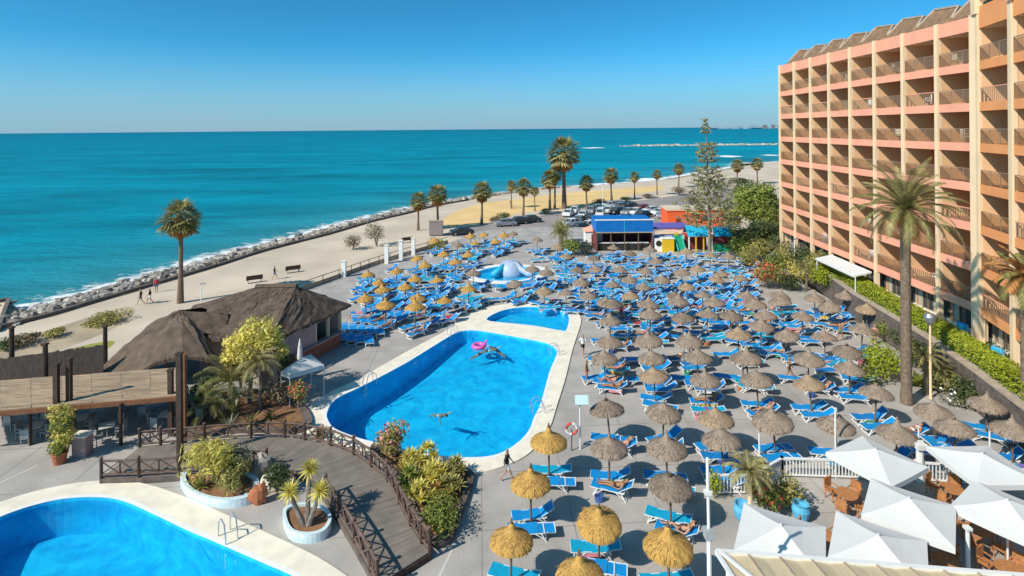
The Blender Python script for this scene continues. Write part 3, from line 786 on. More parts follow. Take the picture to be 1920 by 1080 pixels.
# second wing is one storey higher at the roof
up = MB()
for a, b in zip(wing2, wing2[1:]):
    nr = outw(a, b)
    hb(up, a, b, TOP, TOP + .5, -.0, .2, nr, 'orange_plaster'); hb(up, a, b, TOP, TOP + 2.9, DEP, DEP + .2, nr, 'ochre_wall')
    hb(up, a, b, TOP + .9, TOP + 1.5, 0.02, .06, nr, 'panel_glass'); hb(up, a, b, TOP + 2.6, TOP + 3.3, 0, .2, nr, 'orange_plaster')
hb(up, wing2[0] - (wing2[1] - wing2[0]).normalized() * .45, wing2[0] + (wing2[1] - wing2[0]).normalized() * .2, TOP, TOP + 3.5, -.25, .25, outw(wing2[0], wing2[1]), 'cream_plaster')
hb(up, wing2[1], wing2[1] + (wing2[1] - wing2[0]).normalized() * .4, TOP, TOP + 3.5, -.25, .25, outw(wing2[0], wing2[1]), 'cream_plaster')
up.build('upper_storey', hotel)
# white canopy over the terrace door
cpy = thing('canopy', 'white sloping canopy projecting over a ground floor hotel door', 'canopy', (0, 0, 0))
mb = MB(); a, b = wing[3], wing[5]; nr = outw(a, b)
e = [a.lerp(b, .1), a.lerp(b, .98)]
v = [e[0] + Vector((0, 0, 4.35)) + nr * .3, e[1] + Vector((0, 0, 4.35)) + nr * .3, e[1] + Vector((0, 0, 3.95)) + nr * 2.0, e[0] + Vector((0, 0, 3.95)) + nr * 2.0]
mb.add(v + [x - Vector((0, 0, .14)) for x in v], [(0, 1, 2, 3), (7, 6, 5, 4), (0, 4, 5, 1), (1, 5, 6, 2), (2, 6, 7, 3), (3, 7, 4, 0)], 'white_canvas'); mb.build('canopy_cover', cpy)
mb = MB()
for q in (v[2], v[3]): mb.tube([(q.x + .2, q.y, TZ), (q.x + .2, q.y, 4.0)], .05, 'white_metal', 6)
mb.build('post', cpy)
# small blue door covers seen at the hotel foot
for i, lab in ((7, 'bright blue folded lounger cover leaning at the hotel pillar beside the hedge'), (9, 'light blue folded cover by the orange pillar at the hotel corner')):
    p = (wing[7].lerp(wing[8], .82) if i == 7 else wing2[1].lerp(wing2[0], .15)) + Vector((-.75, 0, TZ))
    mb = MB(); mb.box((0, 0, .62), (.22, .75, 1.2), 'blue_paint' if i == 7 else 'light_blue_paint', mtx=Matrix.Rotation(.18, 3, 'Y')); mb.box((-.1, 0, .66), (.06, .6, 1.0), 'cyan_paint', mtx=Matrix.Rotation(.18, 3, 'Y'))
    mb.build('folded_lounger', loc=p, label=lab, cat='folded lounger')
# ================================================================ thatched pool bar, low thatched tent roof, reed pergola
rr = random.Random(31)
def thatch_sheet(mb, rows, m, nu=14, nv=8, jit=.035, thick=.22):
    """bilinear-ish surface from four edge polylines rows: list of polylines (each list of points), interpolated"""
    def samp(line, t):
        k = t * (len(line) - 1); i = min(int(k), len(line) - 2); return Vector(line[i]).lerp(Vector(line[i + 1]), k - i)
    g = []
    for i in range(nv + 1):
        t = i / nv * (len(rows) - 1); a = min(int(t), len(rows) - 2); f = t - a
        g.append([samp(rows[a], j / nu).lerp(samp(rows[a + 1], j / nu), f) + Vector((rr.gauss(0, jit), rr.gauss(0, jit), rr.gauss(0, jit))) for j in range(nu + 1)])
    vs = [p for r_ in g for p in r_]; n = nu + 1
    mb.add(vs, [(i * n + j, i * n + j + 1, (i + 1) * n + j + 1, (i + 1) * n + j) for i in range(nv) for j in range(nu)], m)
    # thick ragged lower edge
    ed = g[-1]; lo = [p - Vector((0, 0, thick * (.8 + .5 * rr.random()))) for p in ed]; k = len(ed)
    mb.add(ed + lo, [(i, i + 1, k + i + 1, k + i) for i in range(k - 1)], m)
def straw(mb, tri_pts, n, m, L_=.5):
    for _ in range(n):
        a, b, c = tri_pts[rr.randrange(len(tri_pts))]; u, v = rr.random(), rr.random()
        if u + v > 1: u, v = 1 - u, 1 - v
        a, b, c = Vector(a), Vector(b), Vector(c); p = a + (b - a) * u + (c - a) * v; nn = (b - a).cross(c - a).normalized(); nn = nn if nn.z > 0 else -nn
        dn = Vector((nn.x, nn.y, -1)); dn = (dn - nn * dn.dot(nn)).normalized(); s_ = dn.cross(nn) * rr.uniform(.03, .06)
        p = p + nn * .015; mb.add([p - s_, p + s_, p + dn * L_ * rr.uniform(.5, 1.2) + nn * .02], [(0, 1, 2)], m)
# --- pool bar B
bar = thing('pool_bar', 'pool bar with a hipped dark thatched roof and serving counter', 'bar', (0, 0, 0))
Rr, Fr, Fl, Bl = Vector((-13.8, 47.6, 3.2)), Vector((-17.4, 39.6, 3.0)), Vector((-25.6, 41.8, 3.0)), Vector((-27.2, 47.6, 3.2))
A1, A2 = Vector((-17.7, 45.6, 5.30)), Vector((-21.2, 46.2, 5.10))
mb = MB()
thatch_sheet(mb, [[A1, A1], [Rr, Fr]], 'thatch_roof'); thatch_sheet(mb, [[A1, A2], [Fr, Fl]], 'thatch_roof')
thatch_sheet(mb, [[A2, A2], [Fl, Bl]], 'thatch_roof'); thatch_sheet(mb, [[A2, A1], [Bl, Rr]], 'thatch_roof')
straw(mb, [(A1, Rr, Fr), (A1, Fr, Fl), (A1, A2, Fl), (A2, Fl, Bl), (A1, Rr, Bl), (A1, A2, Bl)], 1200, 'thatch_roof')
mb.tube([A1 + Vector((.1, 0, .05)), A2 + Vector((0, 0, .05))], .22, 'thatch_roof', 7); mb.build('roof', bar)
mb = MB()
w0, w1, w2, w3 = Vector((-14.6, 47.0, 0)), Vector((-17.2, 40.9, 0)), Vector((-23.6, 42.2, 0)), Vector((-24.3, 47.8, 0))
for a, b in ((w1, w2), (w2, w3), (w3, w0)): mb.beam(a + Vector((0, 0, 1.5)), b + Vector((0, 0, 1.5)), .2, 3.0, 'pinkish_wall')
mb.beam(w0 + Vector((0, 0, .55)), w1 + Vector((0, 0, .55)), .25, 1.1, 'brick_wall')
mb.beam(w0.lerp(w1, .45) + Vector((0, 0, 2.05)), w1 + Vector((0, 0, 2.05)), .18, 1.9, 'pinkish_wall'); mb.beam(w0 + Vector((0, 0, 2.85)), w1 + Vector((0, 0, 2.85)), .2, .3, 'pinkish_wall')
mb.build('wall', bar)
mb = MB(); mb.beam(w0 + Vector((.12, 0, 1.16)), w1 + Vector((.12, -.1, 1.16)), .6, .1, 'pinkish_wall'); mb.build('counter', bar)
for q in (0, .22, .44):
    mb = MB(); p = w0.lerp(w1, q); mb.box((p.x + .02, p.y, 1.95), (.22, .22, 1.6), 'cream_plaster'); mb.build('post', bar)
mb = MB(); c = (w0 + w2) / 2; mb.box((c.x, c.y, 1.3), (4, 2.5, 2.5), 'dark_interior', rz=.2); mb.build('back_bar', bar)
mb = MB(); mb.prism([(-.5, -.5), (.5, -.5), (.5, .5), (-.5, .5)], 0, 2.5, 'pinkish_wall'); mb.box((0, 0, 2.55), (1.15, 1.15, .12), 'pinkish_wall'); mb.build('pillar', loc=(-17.0, 38.9, 0), label='pink plaster pillar at the pool side corner of the thatched bar', cat='pillar')
# --- low tent-like thatch A
tent = thing('thatched_shelter', 'low sweeping dark thatched shelter with an arched opening in front', 'shelter', (0, 0, 0))
P = Vector((-25.1, 42.2, 4.55)); P2 = Vector((-21.9, 42.8, 4.0))
L0 = [(-29.6, 39.8, 1.0), (-29.9, 43.0, 1.6), (-28.2, 46.2, 2.3), (-24, 46.6, 2.6)]
Fr0 = [(-29.6, 39.8, 1.0), (-28.1, 38.9, 1.0), (-26.2, 38.6, 1.25), (-24.6, 38.7, 2.15), (-22.9, 38.8, 2.5), (-21.3, 39.0, 2.15), (-20.2, 39.3, 1.2)]
Rt0 = [(-20.2, 39.3, 1.2), (-20.0, 42, 1.8), (-21.0, 45, 2.4), (-24, 46.6, 2.6)]
def sag(edge, apex, k=.35): return [Vector(apex).lerp(Vector(e), .5) + Vector((0, 0, .42)) for e in edge]
mb = MB()
for ed, ap in ((L0, P), (Fr0, P), (Rt0, P)):
    thatch_sheet(mb, [[P, P] if ed is not Rt0 else [P2, P2], sag(ed, P if ed is not Rt0 else P2), ed], 'thatch_roof', 18, 10, .03)
tr3 = [(P, Fr0[i], Fr0[i + 1]) for i in range(6)] + [(P, L0[i], L0[i + 1]) for i in range(3)]
straw(mb, tr3, 500, 'thatch_roof'); thatch_sheet(mb, [[P, P2], [Vector((-24.6, 38.7, 2.2)).lerp(P, .6) + Vector((0, 0, .25)), Vector((-20.2, 39.3, 1.2)).lerp(P2, .5) + Vector((0, 0, .3))]], 'thatch_roof', 8, 4, .02, 0)
thatch_sheet(mb, [[P, P2], [Vector((-24, 46.6, 2.6)).lerp(P, .3), Vector((-24, 46.6, 2.6)).lerp(P2, .3)]], 'thatch_roof', 8, 4, .02, 0)
mb.build('roof', tent)
for x, y in ((-28, 40.2), (-24.8, 40.0), (-21.2, 40.2), (-27.6, 44.5), (-22, 44.4)):
    mb = MB(); mb.tube([(x, y, 0), (x, y, 2.0)], .11, 'wood_pole', 7); mb.build('post', tent)
# --- reed pergola
perg = thing('reed_pergola', 'pale reed covered pergola over the shaded cafe tables', 'pergola', (0, 0, 0))
f0, f1 = G(-120, 779, 2.5), G(338, 741, 2.5); b0, b1 = G(-120, 722, 2.5), G(335, 689, 2.5)
mb = MB(); nst = 46
for i in range(nst):
    t0, t1 = i / nst, (i + .93) / nst
    q = [f0.lerp(b0, t0), f1.lerp(b1, t0), f1.lerp(b1, t1), f0.lerp(b0, t1)]
    for k in range(8):
        z = rr.uniform(-.02, .03); a = [q[0].lerp(q[1], k / 8), q[0].lerp(q[1], (k + .99) / 8), q[3].lerp(q[2], (k + .99) / 8), q[3].lerp(q[2], k / 8)]
        mb.add([p + Vector((0, 0, z)) for p in a] + [p + Vector((0, 0, z - .05)) for p in a], [(0, 1, 2, 3), (7, 6, 5, 4), (0, 4, 5, 1), (1, 5, 6, 2), (2, 6, 7, 3), (3, 7, 4, 0)], 'reed')
mb.build('reed_cover', perg)
mb = MB(); mb.beam(f0 - Vector((0, .1, .14)), f1 - Vector((0, .1, .14)), .14, .24, 'wood_beam'); mb.beam(b0 - Vector((0, 0, .14)), b1 - Vector((0, 0, .14)), .14, .24, 'wood_beam')
mb.beam(f1 - Vector((0, 0, .14)), b1 - Vector((0, 0, .14)), .12, .2, 'wood_dark'); mb.build('beam', perg)
for px, base in ((30, 0), (115, 0), (205, 0), (322, 0)):
    mb = MB(); p = G(px, 768, 2.5); mb.tube([(p.x, p.y + .9, 0), (p.x, p.y + .9, 2.4)], .10, 'wood_dark', 7); mb.build('post', perg)
# tall posts of the pergola standing proud of the reed cover
for (px, py0, py1, Y, lab) in ((106, 756, 684, None, 'dark square post rising through the reed cover, green stained, beside its twin'), (130, 751, 674, None, 'taller dark post rising through the reed cover beside its twin'), (320, 738, 695, None, 'short dark post on the hotel end of the reed cover'), (337, 790, 664, None, 'tall dark post standing where the reed cover meets the garden')):
    p = G(px, py0, 2.5); h = H(px, py1, p.y)
    mb = MB(); mb.box((0, 0, h / 2), (.26, .22, h), 'wood_dark'); mb.box((0, 0, h + .04), (.32, .28, .1), 'wood_dark')
    mb.build('timber_post', loc=(p.x, p.y, 0), label=lab, cat='post')
p = G(346, 834, 0); mb = MB(); hh = H(346, 665, p.y); mb.box((0, 0, hh / 2), (.22, .22, hh), 'wood_beam'); mb.build('timber_post', loc=p, label='reddish timber post in front of the walkway railing', cat='post')
# reed fence behind
A_, B_ = Vector((-38, 36.4, 0)), Vector((-28.6, 39.0, 0)); mb = MB(); n = 60
for i in range(n):
    a, b = A_.lerp(B_, i / n), A_.lerp(B_, (i + .96) / n); z = 2.75 + .45 * i / n + rr.uniform(-.05, .05)
    mb.beam((a.x, a.y, z / 2), (b.x, b.y, z / 2), .07, z, 'reed_fence')
mb.build('reed_fence', label='dark brown woven reed fence behind the pale pergola', cat='fence')
for px, y0, y1, lab in ((22, 692, 614, 'thick dark post at the seaward corner of the reed fence'), (85, 722, 645, 'dark post in the middle of the reed fence with a rope bundle'), (197, 652, 612, 'short dark post at the thatch end of the reed fence')):
    p = G(px, y0, 1.6); p = Vector((p.x, p.y, 0)); h = H(px, y1, p.y); mb = MB(); mb.tube([(0, 0, 0), (.02, 0, h)], [.17, .14], 'wood_dark', 8); mb.box((0, 0, h), (.32, .32, .12), 'wood_dark')
    mb.build('fence_post', loc=p, label=lab, cat='post')
# plastered pier under the pergola
p = G(155, 852, 0); mb = MB(); mb.box((0, 0, .55), (.75, .6, 1.1), 'pinkish_wall'); mb.box((0, 0, 1.13), (.85, .7, .08), 'coping'); mb.build('plaster_pier', loc=p, label='pale pink plaster pier at the edge of the shaded cafe', cat='pier')

# cafe tables and chairs in the shade
tb0 = thing('cafe_table', 'grey cafe table in the shade under the reed pergola', 'table', (0, 0, 0), group='cafe tables under the pergola')
mb = MB(); mb.box((0, 0, .73), (.8, .8, .05), 'table_top'); mb.build('table_top', tb0)
mb = MB(); mb.tube([(0, 0, 0), (0, 0, .71)], .035, 'chair_grey', 6); mb.build('pedestal', tb0)
mb = MB(); mb.box((0, 0, .02), (.5, .5, .03), 'chair_grey'); mb.build('foot', tb0)
def chair_proto(name, lab, m, grp):
    t = thing(name, lab, 'chair', (0, 0, 0), group=grp)
    mb = MB(); mb.box((0, 0, .44), (.46, .46, .06), m); mb.build('seat', t)
    mb = MB(); mb.box((0, .22, .72), (.46, .05, .42), m); mb.box((0, .23, .94), (.5, .07, .05), m); mb.build('backrest', t)
    for x in (-.2, .2):
        for y in (-.2, .2): mb = MB(); mb.beam((x, y, 0), (x * .95, y * .95, .42), .035, .035, m); mb.build('leg', t)
    for x in (-.24, .24): mb = MB(); mb.beam((x, -.18, .64), (x, .22, .66), .05, .03, m); mb.beam((x, -.18, .44), (x, -.18, .64), .03, .03, m); mb.build('armrest', t)
    return t
ch0 = chair_proto('cafe_chair', 'grey metal cafe chair in the shade under the reed pergola', 'chair_grey', 'cafe chairs under the pergola')
note_kids(tb0); note_kids(ch0)
spots = [(-28.3, 31.6), (-26.3, 32.4), (-24.0, 31.5), (-28.0, 34.2), (-25.5, 34.9), (-23.2, 34.2), (-21.3, 32.8), (-21.0, 35.3), (-19.3, 33.9), (-30.5, 33.2)]
first = [True, True]
for (x, y) in [(a_, b_ + 1.5) for a_, b_ in spots]:
    if first[0]: tb0.location = (x, y, 0); tb0.rotation_euler.z = .3; first[0] = False
    else: copy_tree(tb0, (x, y, 0), rr.random())
    for k in range(4):
        a = k * PI / 2 + rr.uniform(-.25, .25); q = (x + math.sin(a) * -.75, y + math.cos(a) * .75, 0)
        if first[1]: ch0.location = q; ch0.rotation_euler.z = a; first[1] = False
        else: copy_tree(ch0, q, a)
# potted creeper climbing at the pergola edge
p = G(112, 868, 0); t = thing('climbing_plant', 'yellow green creeper in a terracotta pot climbing the cafe edge', 'plant', p)
mb = MB(); mb.lathe([(.28, 0), (.36, .5), (.4, .5), (.4, .58), (.33, .58), (.3, .5), (0, .5)], 'terracotta_pot', 14); mb.build('pot', t)
mb = MB(); mb.tube([(0, 0, .5), (.1, .05, 1.5), (0, 0, 2.8)], .05, 'grey_trunk', 5); mb.build('stem', t)
mb = MB()
for i, (z, r_) in enumerate(((.9, .5), (1.5, .6), (2.1, .6), (2.7, .7))): mb.leaves((rr.uniform(-.15, .15), 0, z), (r_, r_ * .8, .55), 420, .16, 'leaf_yellow' if i % 2 else 'leaf_green', rr)
mb.build('foliage', t)
# wall of the pool bar side: closed parasol and white canvas table shades
p = G(563, 715, 0); t = thing('closed_parasol', 'tall closed cream parasol beside the white canvas awning', 'parasol', p)
mb = MB(); mb.tube([(0, 0, 0), (0, 0, 3.0)], .04, 'white_metal', 7); mb.build('pole', t)
mb = MB(); mb.lathe([(.05, 1.2), (.20, 1.25), (.19, 1.9), (.13, 2.5), (.04, 3.05), (0, 3.08)], 'white_canvas', 12, jit=.3); mb.build('canopy', t)
t = thing('canvas_awning', 'white canvas awning with drooping edge beside the pool bar', 'awning', (0, 0, 0))
c = [G(527, 696, 2.3), G(583, 664, 2.3), G(607, 684, 2.2), G(543, 702, 2.2)]; ap = sum(c, Vector()) / 4 + Vector((0, 0, .55)); mb = MB()
for i in range(4): mb.add([c[i], c[(i + 1) % 4], ap], [(0, 1, 2)], 'white_canvas'); mb.add([c[i], c[(i + 1) % 4], c[(i + 1) % 4] - Vector((0, 0, .3)), c[i] - Vector((0, 0, .3))], [(0, 1, 2, 3)], 'white_canvas')
mb.build('cover', t)
for q in c: mb = MB(); mb.tube([(q.x, q.y, 0), (q.x, q.y, q.z)], .03, 'white_metal', 5); mb.build('post', t)
# fence on the sea side of the deck with white pillars
fp = [Vector((-27, 54, 0)), Vector((-24, 62, 0)), G(650, 516), G(700, 498), G(760, 479), G(840, 456)]
t = thing('deck_fence', 'light post and rail fence between the loungers and the promenade', 'fence', (0, 0, 0)); mb = MB()
for a, b in zip(fp, fp[1:]):
    for z in (.45, 1.0): mb.beam(a + Vector((0, 0, z)), b + Vector((0, 0, z)), .05, .07, 'wood_rail')
    for k in range(3): q = a.lerp(b, (k + .5) / 3); mb.beam(q, q + Vector((0, 0, 1.05)), .08, .08, 'wood_rail')
    q = a; 
mb.build('rails', t); mb = MB()
for a, b in zip(fp, fp[1:]): mb.beam(a + Vector((0, 0, .25)), b + Vector((0, 0, .25)), .02, .5, 'roof_edge')
mb.build('panel', t)
for px, py, h, lab in ((645, 519, 1.9, 'white square pillar on the deck fence next to the bar roof'), (725, 494, 2.4, 'white square pillar midway along the deck fence'), (752, 487, 2.6, 'grey gate pillar of the deck fence opening to the beach'), (775, 478, 2.4, 'tall white gate pillar at the beach opening of the deck fence')):
    p = G(px, py, 0); mb = MB(); mb.box((0, 0, h / 2), (.5, .5, h), 'coping_edge'); mb.box((0, 0, h + .05), (.62, .62, .1), 'coping'); mb.build('fence_pillar', loc=p, label=lab, cat='pillar')
# ================================================================ curved wooden walkway with log railings
rr = random.Random(41)
PZ = .32
outer_px = [(262, 838), (320, 833), (440, 823), (530, 820), (580, 826), (645, 843), (690, 870), (730, 906), (757, 962), (785, 1010), (806, 1034)]
inner_px = [(190, 896), (280, 893), (370, 886), (440, 878), (500, 878), (550, 884), (590, 902), (618, 940), (650, 990), (690, 1060), (708, 1096)]
outer = smooth_loop([G(x, y, PZ) for x, y in outer_px], 4, False); inner = smooth_loop([G(x, y, PZ) for x, y in inner_px], 4, False)
wk = thing('walkway', 'curved raised walkway of dark planks between the two pools', 'walkway', (0, 0, 0))
mb = MB(); n = 150
def along(line, t):
    k = t * (len(line) - 1); i = min(int(k), len(line) - 2); return line[i].lerp(line[i + 1], k - i)
for i in range(n):
    t0, t1 = i / n, (i + .985) / n; z = Vector((0, 0, rr.uniform(-.004, .004)))
    q = [along(inner, t0), along(outer, t0), along(outer, t1), along(inner, t1)]
    mb.add([p + z for p in q] + [p - Vector((0, 0, .05)) for p in q], [(0, 1, 2, 3), (0, 4, 5, 1), (1, 5, 6, 2), (2, 6, 7, 3), (3, 7, 4, 0)], 'plank')
mb.build('planking', wk)
mb = MB()
for ln, dx in ((outer, .12), (inner, -.12)):
    for a, b in zip(ln, ln[1:]): mb.beam(Vector((a.x, a.y, PZ / 2 - .03)), Vector((b.x, b.y, PZ / 2 - .03)), .16, PZ + .02, 'stone_wall')
a, b = outer[-1], inner[-1]; mb.beam(Vector((a.x, a.y, PZ / 2 - .05)), Vector((b.x, b.y, PZ / 2 - .05)), .12, PZ - .04, 'wood_dark')
mb.build('stone_edge', wk)
def railing(name, line, lab, sp=1.55, skip=None):
    t = thing(name, lab, 'railing', (0, 0, 0))
    L_ = sum((b - a).length for a, b in zip(line, line[1:])); n = max(1, int(L_ / sp)); pts = [along(line, i / n) for i in range(n + 1)]
    pm, xm = MB(), MB()
    for i, p in enumerate(pts):
        m1 = MB(); m1.tube([(p.x, p.y, 0), (p.x, p.y, PZ + 1.02)], [.085, .075], 'wood_dark', 7); m1.tube([(p.x, p.y, PZ + 1.02), (p.x, p.y, PZ + 1.07)], [.1, .06], 'wood_rail', 7); m1.build('post', t)
    for a, b in zip(pts, pts[1:]):
        for z in (.86, .16): xm.tube([a + Vector((0, 0, z)), b + Vector((0, 0, z))], .055, 'wood_rail', 6)
        h = 2; 
        for k in range(h):
            u, v = a.lerp(b, k / h), a.lerp(b, (k + 1) / h)
            xm.tube([u + Vector((0, 0, .18)), v + Vector((0, 0, .84))], .035, 'wood_rail', 5); xm.tube([u + Vector((0, 0, .84)), v + Vector((0, 0, .18))], .035, 'wood_rail', 5)
            if k: xm.tube([u + Vector((0, 0, .16)), u + Vector((0, 0, .86))], .04, 'wood_dark', 5)
    xm.build('cross_rails', t)
    return t
railing('log_railing', outer, 'long curved log railing with crossed braces on the main pool side of the walkway')
railing('log_railing', inner[:17], 'straight log railing of the walkway behind the round pool coping')
railing('log_railing', inner[27:], 'curved log railing running down past the yucca planter')
r2 = [G(x, y, 0) for x, y in ((272, 818), (330, 806), (400, 800))]
# ---------------------------------------------------------------- planters and beds
def planter(px_pts, z, m, top, lab, name='planter', rim=None):
    pts = smooth_loop([G(x, y, 0) for x, y in px_pts], 4); c = sum(pts, Vector()) / len(pts)
    t = thing(name, lab, 'planter', c); loc = [p - c for p in pts]; mb = MB(); inn = [p * .86 for p in loc]; n = len(loc)
    mb.add([Vector((p.x, p.y, 0)) for p in loc] + [Vector((p.x, p.y, z)) for p in loc] + [Vector((p.x, p.y, z)) for p in inn] + [Vector((p.x, p.y, z - .15)) for p in inn],
           [(i, (i + 1) % n, n + (i + 1) % n, n + i) for i in range(n)] + [(n + i, n + (i + 1) % n, 2 * n + (i + 1) % n, 2 * n + i) for i in range(n)] + [(2 * n + i, 2 * n + (i + 1) % n, 3 * n + (i + 1) % n, 3 * n + i) for i in range(n)], m)
    mb.build('wall', t)
    mb = MB(); mb.add([Vector((p.x, p.y, z - .12)) for p in inn], [tuple(range(n))], top); mb.build('soil', t)
    return t, c
pl1, c1 = planter([(338, 905), (352, 893), (390, 890), (440, 893), (478, 905), (486, 925), (470, 945), (430, 954), (385, 948), (350, 930)], .42, 'mosaic', 'soil', 'white and turquoise mosaic planter with bare reddish soil beside the round pool')
pl2, c2 = planter([(530, 975), (545, 962), (580, 958), (612, 968), (622, 988), (608, 1012), (575, 1020), (542, 1010)], .42, 'mosaic', 'soil', 'round white mosaic planter holding the three headed yucca')
bed, cb = planter([(700, 838), (740, 850), (800, 868), (860, 880), (888, 895), (878, 935), (862, 980), (846, 1018), (812, 1028), (790, 990), (765, 935), (735, 885), (700, 856)], .22, 'stone_wall', 'soil', 'long stone edged bed between the walkway and the main pool')
bed2, cb2 = planter([(352, 822), (345, 790), (365, 755), (420, 735), (480, 735), (540, 748), (575, 770), (585, 800), (560, 812), (480, 812), (410, 815)], .25, 'stone_wall', 'soil', 'wide planted bed in front of the pool bar full of agaves')

def bush(px, py, r, n, size, m, lab, name='shrub', cat='shrub', z=0.0, h=None, trunk='grey_trunk', clumps=4, flower=None, aspect=1.8, spread=.55, loc=None, group=None):
    p = loc or G(px, py, z); h = h or r * .9
    t = thing(name, lab, cat, p, group=group); mb = MB()
    for k in range(3): a = rr.random() * 6.28; mb.tube([(0, 0, 0), (math.cos(a) * r * .25, math.sin(a) * r * .25, h * .8)], [.05 * r + .02, .02], trunk, 5)
    mb.build('stems', t); mb = MB(); fl = MB()
    for k in range(clumps):
        a = k * 2.4 + rr.random(); d = r * spread * (k > 0) * rr.uniform(.6, 1.1); rc = r * rr.uniform(.5, .75); c = (math.cos(a) * d, math.sin(a) * d, h * rr.uniform(.75, 1.1))
        mb.leaves(c, (rc, rc, rc * h / r * .9), n // clumps, size, m, rr, aspect)
        if flower: fl.leaves((c[0], c[1], c[2] + .1), (rc, rc, rc * .9), n // clumps // 9, size * 1.1, flower, rr, 1.2, shell=.95)
    mb.build('foliage', t)
    if flower: fl.build('flowers', t)
    return t
def rosette_plant(px, py, z, n, L_, w, m, lab, name='agave', cat='agave', heads=None, up=(.1, 1.3), droop=.2, loc=None):
    p = loc or G(px, py, z); t = thing(name, lab, cat, p)
    if heads:
        for k, (hx, hy, hz) in enumerate(heads):
            m1 = MB(); m1.tube([(hx * .15, hy * .15, 0), (hx * .6, hy * .6, hz * .5), (hx, hy, hz)], [.13, .10, .08], 'grey_trunk', 7); m1.build('trunk', t)
            m2 = MB(); m2.rosette((hx, hy, hz), n, L_, w, m, rr, (-.5, 1.4), droop); m2.build('leaf_head', t)
    else:
        mb = MB(); mb.rosette((0, 0, .05), n, L_, w, m, rr, up, droop); mb.build('leaf_rosette', t)
    return t
# yucca with three heads
rosette_plant(575, 985, .3, 90, .62, .07, 'leaf_yellow', 'three headed yucca with yellow green tufts in the round mosaic planter', 'yucca', 'yucca', [(-.75, 0, 1.5), (.05, .25, 2.35), (.62, -.05, 1.55)])
# shrub cluster in the first planter
bush(398, 905, 1.0, 1500, .30, 'leaf_yellow', 'tall yellow green shrub in the turquoise mosaic planter', z=.3, h=1.5, clumps=6, aspect=4.5, spread=.8)
bush(432, 918, .75, 900, .24, 'leaf_olive', 'olive shrub at the pool side of the mosaic planter', z=.3, h=.8, aspect=4, spread=.8)
bush(448, 893, .9, 900, .16, 'leaf_silver', 'silvery dry shrub next to the walkway railing in the mosaic planter', z=.3, h=1.0)
rosette_plant(375, 915, .3, 26, .8, .08, 'leaf_green', 'spiky green agave at the hotel facing tip of the mosaic planter')
# small rocks, signs
p = G(492, 900, 0); mb = MB(); mb.blob((0, 0, .55), (.5, .35, .75), 'rock', 9, 7, .35, rr); mb.build('garden_rock', loc=p, label='tall pale rock standing beside the walkway railing', cat='rock')
p = G(505, 915, 0); mb = MB(); mb.blob((0, 0, .25), (.6, .45, .35), 'coping', 9, 6, .3, rr); mb.build('garden_rock', loc=p, label='low cream rock in front of the tall rock', cat='rock')
p = G(484, 944, 0); mb = MB(); mb.blob((0, 0, .4), (.45, .3, .5), 'terracotta_pot', 9, 7, .35, rr); mb.build('garden_rock', loc=p, label='reddish rock standing at the pool side end of the mosaic planter', cat='rock')
bush(520, 925, .85, 900, .16, 'leaf_dark', 'dark shrub growing against the inner railing between rock and yucca', h=.9)
rosette_plant(505, 905, 0, 22, .9, .06, 'leaf_blue', 'grey green aloe arching over the cream rock')
# main bed shrubs
bush(735, 855, .95, 1500, .16, 'leaf_olive', 'olive shrub with pink blossom tips at the pool corner of the long bed', z=.15, h=1.0, flower='flower_pink')
for (x, y, L2, m_, lab) in ((772, 880, .95, 'leaf_yellow', 'golden succulent clump near the pool corner of the long bed'), (800, 868, .9, 'leaf_yellow', 'golden succulent clump touching the pool coping'), (768, 918, .95, 'leaf_green', 'green succulent clump beside the log railing bend'), (812, 905, 1.1, 'leaf_yellow', 'large golden succulent clump in the middle of the long bed'),
                           (850, 895, .9, 'leaf_olive', 'olive spiky clump at the corner of the bed next to the parasols'), (790, 945, .85, 'leaf_yellow', 'low golden clump halfway down the log railing'), (845, 925, .95, 'leaf_olive', 'olive clump above the trimmed green bush'), (820, 940, .75, 'leaf_autumn', 'orange brown clump next to the trimmed green bush')):
    p = G(x, y, .12); t = thing('succulent', lab, 'succulent', p); mb = MB()
    for k in range(6):
        a = k * 1.2; d = .45 * (k > 0); mb.rosette((math.cos(a) * d, math.sin(a) * d, .25 + .35 * rr.random() + (.3 if k == 0 else 0)), 26, L2 * .55, .11, m_, rr, (-.1, 1.3), .15)
    mb.build('leaves', t); mb = MB()
    for k in range(5): a = k * 1.2; mb.tube([(0, 0, 0), (math.cos(a) * .4, math.sin(a) * .4, .4)], .05, 'grey_trunk', 5)
    mb.build('stems', t)
bush(832, 985, 1.1, 2600, .12, 'leaf_green', 'rounded bright green bush at the parasol end of the long bed', z=.12, h=.75, clumps=5)
rosette_plant(800, 985, .1, 20, .7, .05, 'leaf_autumn', 'brown dried clump at the foot of the log railing')
# bed by the bar: palms, agaves, tall olive tree
def small_palm(px, py, h, nf, L_, m, lab, z=0., tr='palm_trunk', droop=.75, rad=.12, loc=None, name='feather_palm'):
    p = loc or G(px, py, z); t = thing(name, lab, 'palm tree', p)
    mb = MB(); mb.tube([(0, 0, 0), (.05, 0, h * .5), (0, 0, h)], [rad * 1.2, rad, rad * .9], tr, 9); mb.build('trunk', t)
    mb = MB()
    for i in range(nf): mb.frond((0, 0, h), i * 2.4 + rr.random() * .4, 1.25 - 1.35 * (i / nf), L_ * rr.uniform(.85, 1.1), m, 16, L_ * .26, .035, droop, rr)
    mb.build('crown', t); return t
small_palm(487, 772, 3.2, 22, 1.7, 'palm_olive', 'slender grey trunked palm in the bed by the bar', tr='grey_trunk', rad=.09)
small_palm(432, 770, 1.9, 26, 2.5, 'palm_green', 'low arching dusty palm near the reed pergola')
small_palm(395, 790, 1.0, 20, 1.9, 'palm_green', 'short bushy palm beside the tall timber post')
